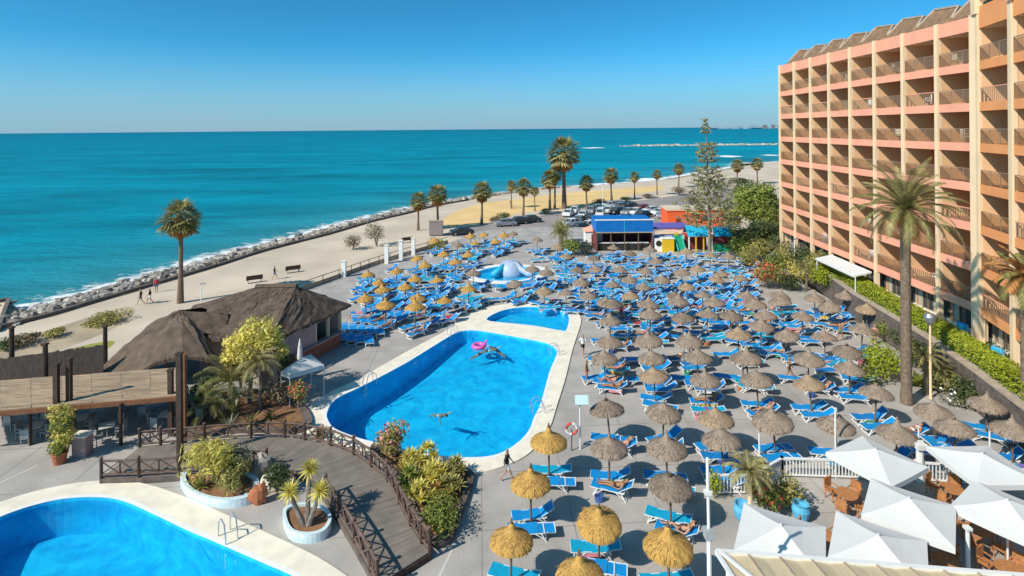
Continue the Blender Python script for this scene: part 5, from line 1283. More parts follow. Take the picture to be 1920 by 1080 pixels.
# ---------------------------------------------------------------- lounger models
def lounger_parts(sm, ang):
    """seat, backrest, frame, legs; length along +Y (head end)"""
    out = []; hy, c_, s_ = .28, math.cos(ang), math.sin(ang); BL = .72
    mb = MB(); vs = []; nn = 8
    for i in range(nn + 1): y = -.95 + (hy + .95) * i / nn; z = .355 - .025 * math.sin(PI * i / nn); vs += [(-.33, y, z + .035), (.33, y, z + .035)]
    mb.add(vs, [(2 * i, 2 * i + 1, 2 * i + 3, 2 * i + 2) for i in range(nn)], sm); out.append(('seat', mb))
    mb = MB(); vs = []
    for i in range(5): t = i / 4 * BL; sg = -.02 * math.sin(PI * i / 4); vs += [(-.32, hy + .02 + c_ * t - s_ * sg, .36 + s_ * t + c_ * sg), (.32, hy + .02 + c_ * t - s_ * sg, .385 + s_ * t + c_ * sg)]
    mb.add(vs, [(2 * i, 2 * i + 1, 2 * i + 3, 2 * i + 2) for i in range(4)], sm)
    for x in (-.29, .29): mb.beam((x, hy, .35), (x, hy + c_ * BL, .35 + s_ * BL), .03, .03, 'white_plastic')
    mb.beam((-.3, hy + c_ * BL, .36 + s_ * BL), (.3, hy + c_ * BL, .36 + s_ * BL), .04, .05, 'white_plastic'); out.append(('backrest', mb))
    mb = MB()
    for x in (-.30, .30): mb.beam((x, -.95, .345), (x, .55, .345), .035, .045, 'white_plastic')
    mb.beam((-.31, -.95, .345), (.31, -.95, .345), .035, .045, 'white_plastic'); mb.beam((-.31, .54, .36), (.31, .54, .36), .04, .04, 'white_plastic')
    out.append(('frame', mb))
    for y0, y1 in ((-.62, -.82), (.40, .62)):
        mb = MB()
        for x in (-.31, .31): mb.beam((x, y0, .35), (x, y1, 0), .05, .045, 'white_plastic'); mb.beam((x, y0 + (.26 if y0 < 0 else -.26), .35), (x, y1 + (.1 if y0 < 0 else -.1), .12), .03, .03, 'white_plastic')
        mb.beam((-.31, y1, .03), (.31, y1, .03), .04, .04, 'white_plastic'); out.append(('leg', mb))
    return out
MODELS = [('blue_sling', .55), ('teal_sling', .2), ('navy_sling', .75), ('blue_sling', 0.0)]
lounge.sort(key=lambda q: q[1])
LP = {}
stuff = MB(); seen_lab = {}
NT = 296
for i, (x, y, h, k, lab, grp) in enumerate(lounge):
    rz = -PI / 2 + h
    if i < NT:
        if k not in LP:
            t = thing('sun_lounger', lab, 'sun lounger', (0, 0, 0), 0, grp)
            for nm, mb in lounger_parts(*MODELS[k]): mb.build(nm, t)
            note_kids(t); LP[k] = t; t.location = (x, y, 0); t.rotation_euler.z = rz
        else: copy_tree(LP[k], (x, y, 0), rz, lab, rr.uniform(1.03, 1.12), grp)
    else:
        mt = Matrix.Translation((x, y, 0)) @ Matrix.Rotation(rz, 4, 'Z') @ Matrix.Scale(1.08, 4)
        for nm, mb in lounger_parts(*MODELS[k]):
            stuff.add([mt @ Vector(v) for v in mb.v], mb.f, None) if False else None
            o_ = len(stuff.v); stuff.v.extend([tuple(mt @ Vector(v)) for v in mb.v])
            for f, m_ in zip(mb.f, mb.m): stuff.f.append(tuple(a + o_ for a in f)); stuff.m.append(stuff.mi(mb.mats[m_]))
stuff.build('sun_loungers', kind='stuff', label='blue loungers crowded together in the far part of the deck', cat='sun loungers')
print('loungers', len(lounge), 'parasols', len(near_g) + len(Rpx) + len(Lpx))
# towels spread on some near loungers
near = [l for l in lounge if l[1] < 50 and l[3] != 3 and l[0] > 2]
tcol = [('cloth_white', 'white'), ('cloth_pink', 'pink'), ('cloth_red', 'red'), ('cloth_green', 'green'), ('cloth_purple', 'purple'), ('yellow_paint', 'yellow'), ('cloth_blue', 'dark blue')]
tow_used = set()
for j in range(0, len(near), 3):
    x, y, h, k, lab, g_ = near[j]; m_, cn = tcol[(j // 3) % 7]; mb = MB(); vs = []
    L_ = rr.uniform(.5, 1.1); y0 = rr.uniform(-.8, -.2)
    for i in range(6): yy = y0 + L_ * i / 5; zz = .385 - .01 * math.sin(i); vs += [(-.33, yy, zz - .14), (-.31, yy, zz), (.31, yy + .03, zz), (.33, yy + .02, zz - .2)]
    mb.add(vs, [(4 * i + q, 4 * i + q + 1, 4 * i + q + 5, 4 * i + q + 4) for i in range(5) for q in range(3)], m_)
    tl = lab.replace('blue lounger, ', '').replace(' counted from the front', ' lounger').replace('first', 'front', 1)
    mb.build('towel', loc=(x, y, 0), rz=-PI / 2 + h, label='%s towel on %s' % (cn, tl), cat='towel')

# small towels thrown over the far loungers
far_l = [l for l in lounge[:NT] if l[1] >= 50 and l[3] != 3]
for j in range(0, len(far_l), 3):
    x, y, h, k, lab, g_ = far_l[j]; m_, cn = tcol[(j // 3 + 1) % 7]; mb = MB(); ang = MODELS[k][1]
    mb.add([(-.34, -.55, .41), (.34, -.5, .41), (.34, .2, .41), (-.34, .25, .41), (-.36, .25, .2), (-.36, -.55, .22)], [(0, 1, 2, 3), (0, 3, 4, 5)], m_)
    mb.build('towel', loc=(x, y, 0), rz=-PI / 2 + h, label='%s towel on a far blue lounger' % cn, cat='towel', group='towels on the far loungers')
# ================================================================ white parasol terrace
rr = random.Random(71)
sq = [([(1628, 822), (1716, 865), (1660, 905), (1568, 858)], 'white square parasol standing against the balustrade, nearest the grey parasols'), ([(1760, 838), (1860, 838), (1925, 905), (1830, 907)], 'white square parasol beyond the white gate post, beside blue loungers'),
      ([(1658, 905), (1783, 945), (1755, 1015), (1628, 968)], 'white square parasol in the centre of the terrace, between four others'), ([(1850, 910), (1968, 952), (1935, 1025), (1808, 960)], 'white square parasol cut by the hotel side picture edge'),
      ([(1430, 953), (1543, 1000), (1512, 1060), (1375, 1030)], 'white square parasol nearest the small palm and the striped awning'), ([(1602, 970), (1728, 1022), (1700, 1085), (1562, 1045)], 'white square parasol overlapping the striped awning, beside the centre one')]
for cs, lab in sq:
    c = [G(x, y, 2.45) for x, y in cs]; ce = sum(c, Vector()) / 4; v = (c[1] - c[0]); w_ = (c[2] - c[3]); v = (v + w_) / 2; an = math.atan2(v.y, v.x); S = 1.48
    t = thing('square_parasol', lab, 'parasol', (ce.x, ce.y, 0), an, 'white square parasols on the cafe terrace')
    mb = MB(); k = [Vector((-S, -S, 2.45)), Vector((S, -S, 2.45)), Vector((S, S, 2.45)), Vector((-S, S, 2.45))]; ap = Vector((0, 0, 2.95)); nsub = 6
    for i in range(4):
        a, b = k[i], k[(i + 1) % 4]
        for u in range(nsub):
            p0, p1 = a.lerp(b, u / nsub), a.lerp(b, (u + 1) / nsub)
            for q in range(4):
                def sg(p, s_): r_ = p.lerp(ap, s_); return r_ - Vector((0, 0, .045 * math.sin(PI * s_) + .03 * math.sin(PI * ((p - a).length / (b - a).length)) * (1 - s_)))
                mb.add([sg(p0, q / 4), sg(p1, q / 4), sg(p1, (q + 1) / 4), sg(p0, (q + 1) / 4)], [(0, 1, 2, 3)], 'white_canvas')
            mb.add([sg(p0, 0), sg(p1, 0), sg(p1, 0) - Vector((0, 0, .22)), sg(p0, 0) - Vector((0, 0, .22))], [(0, 1, 2, 3)], 'white_canvas')
    mb.build('canopy', t)
    mb = MB(); mb.tube([(0, 0, 0), (0, 0, 2.98)], .04, 'white_metal', 8); mb.build('pole', t)
    mb = MB()
    for i in range(4): mb.beam(k[i] * .97 - Vector((0, 0, 0)), (0, 0, 2.75), .03, .03, 'wood_pole')
    mb.build('spokes', t)
    mb = MB(); mb.box((0, 0, .06), (.7, .7, .12), 'concrete'); mb.build('base', t); mb = MB(); mb.tube([(.02, 0, 2.93), (.03, .02, 3.10)], [.05, .02], 'chair_grey', 6); mb.build('finial', t)
rt0 = thing('rattan_table', 'x', 'table', (0, 0, 0), group='rattan tables on the terrace')
mb = MB(); mb.lathe([(0, .76), (.48, .76), (.48, .71), (0, .71)], 'rattan', 16); mb.build('table_top', rt0)
for a in (0.8, 2.4, 3.9, 5.5): mb = MB(); mb.tube([(math.cos(a) * .38, math.sin(a) * .38, 0), (math.cos(a) * .3, math.sin(a) * .3, .71)], .03, 'rattan', 6); mb.build('leg', rt0)
rc0 = chair_proto('rattan_chair', 'x', 'rattan', 'rattan chairs on the terrace'); note_kids(rt0); note_kids(rc0); first = [1, 1]
for x, y, pl in ((1588, 935, 'under the balustrade parasol'), (1785, 925, 'between the gate post and the centre parasol'), (1838, 1002, 'beyond the centre parasol'), (1775, 1062, 'at the hotel side of the awning'), (1893, 1078, 'at the bottom corner of the picture'), (1545, 1015, 'between the two parasols over the awning'), (1690, 990, 'under the centre parasol')):
    p = G(x, y, .5); p.z = 0; lb = 'orange brown rattan table ' + pl
    if first[0]: rt0.location = p; rt0['label'] = lb; first[0] = 0
    else: copy_tree(rt0, p, 0, lb)
    for k in range(4):
        a = k * PI / 2 + .6 + rr.uniform(-.2, .2); q = Vector((p.x - math.sin(a) * -.78, p.y + math.cos(a) * -.78, 0)); lb = '%s rattan chair around the table %s' % (['far', 'hotel facing', 'near', 'sea facing'][k], pl)
        if first[1]: rc0.location = q; rc0.rotation_euler.z = a + PI; rc0['label'] = lb; first[1] = 0
        else: copy_tree(rc0, q, a + PI, lb)
# balustrade
def balustrade(pts, lab):
    t = thing('balustrade', lab, 'balustrade', (0, 0, 0)); rl, bl = MB(), MB()
    for a, b in zip(pts, pts[1:]):
        rl.beam(a + Vector((0, 0, .95)), b + Vector((0, 0, .95)), .12, .08, 'white_plastic'); rl.beam(a + Vector((0, 0, .12)), b + Vector((0, 0, .12)), .08, .06, 'white_plastic')
        n = int((b - a).length / .16)
        for k in range(n): q = a.lerp(b, (k + .5) / n); bl.beam(q + Vector((0, 0, .12)), q + Vector((0, 0, .93)), .045, .045, 'white_plastic')
        for q in (a, b): m1 = MB(); m1.box((q.x, q.y, .53), (.12, .12, 1.06), 'white_plastic'); m1.build('post', t)
    rl.build('rails', t); bl.build('balusters', t)
balustrade([G(1329, 927), G(1412, 927), G(1466, 894), G(1626, 899), G(1718, 902)], 'white balustrade between the parasol field and the cafe terrace, up to the gate post')
balustrade([G(1732, 903), G(1800, 908), G(1930, 918), G(2040, 925)], 'white balustrade past the gate post toward the hotel')
for px, y0, y1, w_, nm, lab, cat in ((1725, 903, 835, .20, 'gate_post', 'thick white post at the gap in the balustrade', 'post'), (1567, 896, 766, .05, 'flag_pole', 'thin white pole rising from the balustrade beside the first square parasol', 'pole'), (1723, 880, 800, .05, 'flag_pole', 'thin white pole behind the gate post', 'pole'),
                              (1424, 866, 808, .06, 'flag_pole', 'short white pole behind the small terrace palm', 'pole'), (1856, 870, 800, .05, 'flag_pole', 'thin white pole in front of the loungers under the retaining wall', 'pole'), (1815, 1085, 990, .09, 'flag_pole', 'white pole under the parasol cut by the picture edge', 'pole'), (1000, 985, 985, .05, None, None, None)):
    if not nm: continue
    p = G(px, y0); h = H(px, y1, p.y); mb = MB(); mb.tube([(0, 0, 0), (0, 0, h)], [w_, w_ * .8], 'white_metal', 8); mb.box((0, 0, h), (w_ * 2.6, w_ * 2.6, w_ * 1.2), 'white_metal'); mb.build(nm, loc=p, label=lab, cat=cat)
mb = MB(); mb.tube([(0, 0, 0), (-.02, 0, 4.9)], .075, 'white_metal', 8); mb.tube([(-.02, 0, 4.9), (-.05, 0, 7.4)], .05, 'white_metal', 8); mb.box((-.02, 0, 5.0), (.3, .25, .3), 'chair_grey'); mb.box((-.05, 0, 6.3), (.22, .16, .12), 'white_metal')
mb.build('tall_pole', loc=(6.22, 17.95, 0), label='tall white two part pole at the corner of the striped awning', cat='pole')
# beige awning roof at the bottom
aw = thing('awning_roof', 'beige ribbed awning roof with white edges below the camera', 'awning', (0, 0, 0)); A0, A1_ = Vector((6.38, 17.8, 4.5)), Vector((19.5, 16.2, 4.5)); B0, B1 = Vector((6.5, 12.5, 5.3)), Vector((19.5, 11.0, 5.3)); mb = MB(); n = 14
for i in range(n):
    t0, t1 = i / n, (i + 1) / n; q = [A0.lerp(A1_, t0), A0.lerp(A1_, t1), B0.lerp(B1, t1), B0.lerp(B1, t0)]; m1 = q[0].lerp(q[1], .5) - Vector((0, 0, .05)); m2 = q[3].lerp(q[2], .5) - Vector((0, 0, .05))
    mb.add([q[0], m1, m2, q[3], q[1], q[2]], [(0, 1, 2, 3), (1, 4, 5, 2)], 'awning_beige')
mb.build('panels', aw); mb = MB()
for i in range(n + 1): t0 = i / n; mb.beam(A0.lerp(A1_, t0) + Vector((0, 0, .02)), B0.lerp(B1, t0) + Vector((0, 0, .02)), .05, .05, 'roof_edge')
mb.build('ribs', aw); mb = MB(); mb.beam(A0, A1_, .12, .14, 'white_metal'); mb.beam(A0, B0, .10, .12, 'white_metal'); mb.beam(A0 + Vector((.1, -.1, .08)), A0 + Vector((1.6, -4.6, .85)), .09, .09, 'white_metal'); mb.build('edge_frame', aw)
for x, y in ((6.6, 17.4), (12.8, 16.7), (18.9, 15.9), (6.8, 13), (18.9, 11.6)): mb = MB(); mb.tube([(x, y, 0), (x, y, 4.45)], .07, 'white_metal', 8); mb.build('post', aw)
# terrace plants
small_palm(1405, 975, 2.2, 24, 1.25, 'palm_olive', 'little palm with smooth pale trunk on the cafe terrace', tr='cream_plaster', rad=.10)
bush(1440, 960, .75, 900, .15, 'leaf_green', 'terrace shrub with bright red flowers beside the little palm', h=1.0, flower='flower_red'); bush(1480, 952, .8, 900, .15, 'leaf_olive', 'olive terrace shrub behind the blue planter', h=.9); bush(1340, 935, .45, 420, .12, 'leaf_lime', 'small lime shrub at the balustrade end by the tall pole', h=.8)
bush(1425, 905, .5, 420, .14, 'leaf_yellow', 'yellow green tuft against the balustrade by the little palm', h=.8)
for x, y, lab in ((1392, 975, 'light blue glazed pot left of the little palm trunk'), (1502, 975, 'light blue glazed pot beside the olive terrace shrub')):
    mb = MB(); mb.lathe([(.2, 0), (.34, .2), (.4, .5), (.32, .72), (.36, .78), (.3, .78), (.27, .6), (0, .55)], 'light_blue_paint', 14); mb.build('glazed_pot', loc=G(x, y), label=lab, cat='pot')
# street lamps
for px, y0, y1, lab in ((1745, 747, 592, 'lamp post with a round grey head in front of the hedge'), (1868, 745, 690, 'short globe lamp by the gap in the hedge')):
    p = G(px, y0); h = H(px, y1, p.y); t = thing('street_lamp', lab, 'lamp post', p); mb = MB(); mb.tube([(0, 0, 0), (0, 0, h - .5)], [.09, .06], 'cream_plaster', 8); mb.build('pole', t); mb = MB(); mb.lathe([(.1, h - .6), (.3, h - .35), (.36, h - .05), (.26, h + .12), (0, h + .18)], 'steel' if px < 1800 else 'coping_edge', 14); mb.build('lamp_head', t)
for px, y0, y1, lab in ((377, 575, 532, 'thin pale lamp pole on the promenade beside the lone palm'), (1130, 398, 345, 'thin lamp pole among the white cars'), (1490, 520, 448, 'slim cream lamp pole at the hotel foot shrubs')):
    p = G(px, y0, ZB if px < 1400 else 0); h = H(px, y1, p.y) - p.z; t = thing('street_lamp', lab, 'lamp post', p); mb = MB(); mb.tube([(0, 0, 0), (0, 0, h)], .05, 'coping_edge', 6); mb.build('pole', t); mb = MB(); mb.box((.2, 0, h), (.6, .18, .1), 'steel'); mb.build('lamp_head', t)
# ---------------------------------------------------------------- kiosk, play area, orange building, hoarding
p = G(1172, 472, 0); t = thing('kiosk', 'beach kiosk with a big bright blue fascia roof and open dark bar below', 'kiosk', (p.x, 81.5, 0)); W_ = 8.3; D_ = 5.0
mb = MB(); mb.prism([(-W_ / 2, 0), (W_ / 2, 0), (W_ / 2, D_), (-W_ / 2, D_)], 2.75, 4.55, 'blue_paint'); mb.box((0, -.03, 2.78), (W_ + .1, .1, .14), 'roof_edge'); mb.box((0, -.04, 3.7), (.12, .06, 1.7), 'cyan_paint'); mb.box((0, .1, 4.6), (W_ + .3, .3, .12), 'coping_edge'); mb.build('roof', t)
for i, x in enumerate((-4.05, -2.0, 0, 2.0, 4.05)): mb = MB(); mb.box((x, .1, 1.36), (.12, .12, 2.72), 'wood_pole'); mb.build('post', t)
mb = MB(); mb.box((0, D_ - .1, 1.36), (W_, .15, 2.7), 'maroon'); mb.box((-4.1, 2.6, 1.36), (.12, 4.6, 2.7), 'maroon'); mb.box((4.1, 2.6, 1.36), (.12, 4.6, 2.7), 'maroon'); mb.build('wall', t)
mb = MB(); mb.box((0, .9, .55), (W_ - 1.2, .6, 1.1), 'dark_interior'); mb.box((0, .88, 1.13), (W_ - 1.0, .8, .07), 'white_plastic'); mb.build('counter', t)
t = thing('orange_building', 'low bright orange building with a pinkish edge, behind the play area', 'building', (34.2, 104, ZB))
mb = MB(); mb.prism([(-5.5, 0), (5.5, 0), (5.9, 6), (-5.1, 6)], 0, 3.5, 'orange_wall'); mb.box((-3.4, -.05, 1.05), (.95, .06, 2.1), 'maroon'); mb.box((1.5, -.04, 2.0), (1.6, .05, .8), 'glass_dark'); mb.build('wall', t)
mb = MB(); mb.prism([(-5.65, -.15), (5.65, -.15), (6.05, 6.15), (-5.25, 6.15)], 3.5, 3.72, 'pink_plaster', 'sand_path'); mb.build('roof', t)
mb = MB(); mb.prism([(-11, -2.2), (13, -2.2), (13, -1.9), (-11, -1.9)], 0, 1.1, 'cream_plaster'); mb.build('garden_wall', loc=(36, 98, ZB), label='low cream wall in front of the orange building', cat='wall')
t = thing('play_hut', 'play hut with a sloping light blue roof and arches', 'play hut', G(1312, 470, 0)); mb = MB(); mb.add([(-2, -1.2, 2.3), (1.4, -1.2, 2.3), (1.4, .6, 3.6), (-2, .6, 3.6), (-2, 1.6, 2.4), (1.4, 1.6, 2.4)], [(0, 1, 2, 3), (3, 2, 5, 4)], 'cyan_paint'); mb.build('roof', t)
mb = MB(); mb.box((-.3, .3, 2.25), (3.5, 2.9, .14), 'red_paint'); 
for x in (-1.9, -.9, .2, 1.3): mb.box((x, -1.1, 1.12), (.16, .16, 2.24), 'yellow_paint' if x > -1 else 'coping_edge'); mb.box((x, 1.4, 1.12), (.16, .16, 2.24), 'coping_edge')
mb.build('frame', t); mb = MB(); mb.box((-.3, 1.0, 1.1), (3.2, .1, 2.0), 'maroon'); mb.build('back_panel', t)
t = thing('play_tower', 'teal and dark red play tower with a white pole next to the play hut', 'play tower', G(1352, 470, 0)); mb = MB(); mb.box((0, 0, 1.75), (2.4, 1.8, 1.1), 'maroon'); mb.box((0, 0, .6), (2.0, 1.5, 1.2), 'green_paint'); mb.build('body', t); mb = MB(); mb.add([(-1.4, -1.1, 2.3), (1.4, -1.1, 2.3), (1.0, .4, 3.5), (-1.0, .4, 3.5), (-1.4, 1.2, 2.4), (1.4, 1.2, 2.4)], [(0, 1, 2, 3), (3, 2, 5, 4)], 'teal_sling'); mb.build('roof', t); mb = MB(); mb.tube([(-1.6, -1, 0), (-1.6, -1, 4.4)], .06, 'white_metal', 6); mb.build('pole', t)
p = G(1251, 471, 0); t = thing('play_block', 'bright yellow play block with a round dark hole', 'play block', p); mb = MB(); mb.box((0, 0, .95), (1.7, 1.2, 1.9), 'yellow_paint'); mb.box((0, 0, 1.94), (1.8, 1.3, .1), 'coping_edge'); mb.box((-1.3, .2, .9), (.9, 1.0, 1.8), 'coping_edge'); mb.build('body', t); mb = MB(); mb.lathe([(.42, -.02), (.42, .02), (0, .02)], 'dark_interior', 14); o = mb.build('hole', t, loc=(-1.3, -.34, 1.2)); o.rotation_euler.x = PI / 2
p = G(1273, 470, 0); t = thing('slide', 'green slide between the yellow block and the play hut', 'slide', p); mb = MB(); mb.add([(-.5, -1.6, .2), (.5, -1.6, .2), (.5, .4, 1.9), (-.5, .4, 1.9)], [(0, 1, 2, 3)], 'green_paint'); mb.box((-.53, -.6, 1.15), (.08, 2.7, .35), 'teal_tile', mtx=Matrix.Rotation(.7, 3, 'X')); mb.box((.53, -.6, 1.15), (.08, 2.7, .35), 'teal_tile', mtx=Matrix.Rotation(.7, 3, 'X')); mb.build('chute', t); mb = MB(); mb.box((0, .9, 1.0), (1.1, .9, 2.0), 'green_paint'); mb.build('platform', t); mb = MB(); mb.beam((0, 1.4, 0), (0, 1.35, 2.4), .5, .06, 'yellow_paint'); mb.build('ladder', t)
p = G(1255, 452, 0); t = thing('market_stall', 'long low stall with a purple cloth roof behind the play blocks', 'stall', p); mb = MB(); mb.add([(-2.8, -1, 2.3), (2.8, -1, 2.3), (2.6, .8, 2.8), (-2.6, .8, 2.8)], [(0, 1, 2, 3)], 'purple_paint'); mb.box((0, -1, 2.2), (5.6, .04, .25), 'purple_paint'); mb.build('roof', t); mb = MB(); mb.box((0, 0, .5), (5, 1.2, 1.0), 'dome_grey'); mb.build('counter', t)
for x in (-2.6, 2.6): mb = MB(); mb.tube([(x, -.9, 0), (x, -.9, 2.3)], .05, 'white_metal', 6); mb.build('post', t)
p = G(818, 442, ZB); t = thing('hoarding', 'grey brown hoarding box at the near end of the golden beach', 'hoarding', p); mb = MB(); mb.box((0, 0, 1.4), (2.4, .9, 2.5), 'hoarding'); mb.build('board', t); mb = MB(); mb.box((0, 0, 2.7), (2.6, 1.1, .1), 'roof_edge'); mb.build('cap', t)
t = thing('shower_hut', 'small terracotta roofed hut among the cars next to the kiosk', 'hut', G(1112, 460, 0)); mb = MB(); mb.box((0, 0, 1.2), (2.6, 2.2, 2.4), 'coping_edge'); mb.build('wall', t); mb = MB(); mb.add([(-1.5, -1.3, 2.35), (1.5, -1.3, 2.35), (1.5, 1.3, 2.35), (-1.5, 1.3, 2.35), (0, 0, 3.2)], [(0, 1, 4), (1, 2, 4), (2, 3, 4), (3, 0, 4)], 'pink_plaster'); mb.build('roof', t); mb = MB(); mb.box((0, -1.12, 1.0), (.8, .04, 1.9), 'door_wood'); mb.build('door', t)
# benches on the promenade
for x, y, lab in ((477, 530, 'dark slatted bench facing the sea, nearer the lone palm'), (549, 511, 'dark slatted bench facing the sea, nearer the open beach'), (763, 455, 'dark bench on the sand near the hoarding')):
    p = G(x, y, ZB); t = thing('bench', lab, 'bench', p, .55)
    mb = MB(); mb.box((0, 0, .45), (1.9, .5, .06), 'wood_dark'); mb.build('seat', t); mb = MB(); mb.box((0, -.25, .75), (1.9, .06, .45), 'wood_dark'); mb.build('backrest', t)
    for s_ in (-.75, .75): mb = MB(); mb.box((s_, 0, .21), (.08, .45, .42), 'chair_grey'); mb.build('leg', t)
# low wooden deck step near the toddler pool
# ---------------------------------------------------------------- cars
def car(body_m, van=False):
    t = thing('parked_car', 'x', 'car', (0, 0, 0), group='cars parked by the beach'); mb = MB(); W = .86
    side = [(-2.1, .35), (-2.15, .75), (-1.9, .92), (-1.1, 1.0), (1.5, .98), (2.05, .86), (2.12, .5), (2.05, .33)] if not van else [(-2.3, .35), (-2.3, 1.1), (-1.7, 1.25), (2.25, 1.25), (2.3, .35)]
    n = len(side)
    def ext(mb, prof, w0, w1, m):
        k = len(prof); zmx = max(z for _, z in prof); zmn = min(z for _, z in prof)
        ws = [w0 + (w1 - w0) * (z - zmn) / (zmx - zmn + 1e-6) for _, z in prof]
        vs = [(x, -w_, z) for (x, z), w_ in zip(prof, ws)] + [(x, w_, z) for (x, z), w_ in zip(prof, ws)]
        mb.add(vs, [(i, (i + 1) % k, k + (i + 1) % k, k + i) for i in range(k)] + [tuple(range(k)), tuple(range(2 * k - 1, k - 1, -1))], m)
    ext(mb, side, W, W * .94, body_m); mb.build('body', t)
    cab = [(-1.15, .98), (-.55, 1.44), (.95, 1.46), (1.6, .98)] if not van else [(-1.75, 1.24), (-1.2, 1.85), (2.1, 1.9), (2.25, 1.24)]
    mb = MB(); ext(mb, cab, W * .92, W * .74, 'glass_dark'); mb.build('windows', t)
    mb = MB(); z = cab[1][1]; mb.prism([(cab[1][0] - .03, -W * .74), (cab[2][0] + .05, -W * .74), (cab[2][0] + .05, W * .74), (cab[1][0] - .03, W * .74)], z - .005, z + .05, body_m)
    for s_ in (-1, 1):
        for x0 in (cab[0], cab[3]): x1 = cab[1] if x0 == cab[0] else cab[2]; mb.beam((x0[0], s_ * W * .92, x0[1]), (x1[0], s_ * W * .75, x1[1]), .07, .05, body_m)
        mb.beam(((cab[1][0] + cab[2][0]) / 2, s_ * W * .93, cab[0][1]), ((cab[1][0] + cab[2][0]) / 2, s_ * W * .76, z), .09, .04, body_m)
    mb.build('roof', t)
    for x in (-1.35, 1.3):
        for s_ in (-1, 1):
            mb = MB(); mb.tube([(x, s_ * (W - .16), .31), (x, s_ * (W + .02), .31)], .31, 'rubber', 12); wh = mb.build('wheel', t); m2 = MB(); m2.tube([(x, s_ * (W - .02), .31), (x, s_ * (W + .035), .31)], .17, 'steel', 8); m2.build('rim', wh)
    for s_ in (-1, 1): mb = MB(); mb.box((-2.1, s_ * .6, .68), (.1, .34, .14), 'coping_edge'); mb.build('headlight', t); mb = MB(); mb.box((2.06, s_ * .62, .72), (.1, .3, .14), 'red_paint'); mb.build('tail_light', t)
    note_kids(t); return t
CP = {'white': car('car_white'), 'dark': car('car_dark'), 'silver': car('car_silver'), 'van': car('car_white', True), 'red': car('car_red')}; cu = set()
for x, y, c, rz, lab in ((866, 440, 'dark', .3, 'dark car parked alone behind the yellow parasols'), (948, 424, 'silver', .25, 'silver car at the seaward end of the parked row by the scrub'), (972, 420, 'dark', .35, 'dark car second in the row beside the scrub'), (995, 417, 'dark', .3, 'dark car third in the row, nearest the thin palms'),
                       (1078, 399, 'white', 1.2, 'white car right behind the tall palm pair'), (1093, 408, 'white', 1.25, 'white car second behind the tall palm pair'), (1085, 418, 'silver', 1.2, 'silver car in front of the two white ones'), (1126, 407, 'van', 1.3, 'large white van between the palms and the kiosk'), (1143, 389, 'white', .4, 'white car in the far row by the brown shrub'),
                       (1163, 391, 'silver', .4, 'silver car in the far row, next to the white one'), (1182, 391, 'dark', .35, 'dark car in the middle of the far row'), (1155, 401, 'dark', .9, 'dark car behind the kiosk roof'), (1178, 402, 'silver', .9, 'silver car behind the kiosk roof'), (1205, 395, 'red', .4, 'dark red car at the open end of the far row'),
                       (1238, 403, 'white', .5, 'white car nearest the orange building'), (1205, 408, 'dark', .6, 'dark car between kiosk and orange building'), (1105, 428, 'white', .5, 'white car half hidden beside the kiosk roof edge'), (1088, 433, 'dark', .5, 'dark car above the grey green bush'), (1120, 395, 'silver', .5, 'silver car just past the white van'), (1250, 409, 'silver', .5, 'silver car touching the orange building corner'), (1066, 405, 'white', 1.2, 'white car closest to the trunk of the tallest palm'), (1108, 399, 'silver', 1.25, 'silver car between the second white car and the van'), (1140, 399, 'white', 1.3, 'white car on the kiosk side of the van'), (1192, 402, 'white', .9, 'white car at the hotel end behind the kiosk'), (1222, 399, 'white', .4, 'white car past the dark red one'), (1125, 420, 'white', .9, 'white car right above the kiosk roof corner'), (1104, 414, 'dark', 1.2, 'dark car in the second row before the van'), (1072, 424, 'white', .6, 'white car beside the bushy palm crown')):
    p = G(x, y, ZB + .012); pr = CP[c]
    if c not in cu: cu.add(c); pr.location = p; pr.rotation_euler.z = rz; pr['label'] = lab
    else: copy_tree(pr, p, rz, lab)
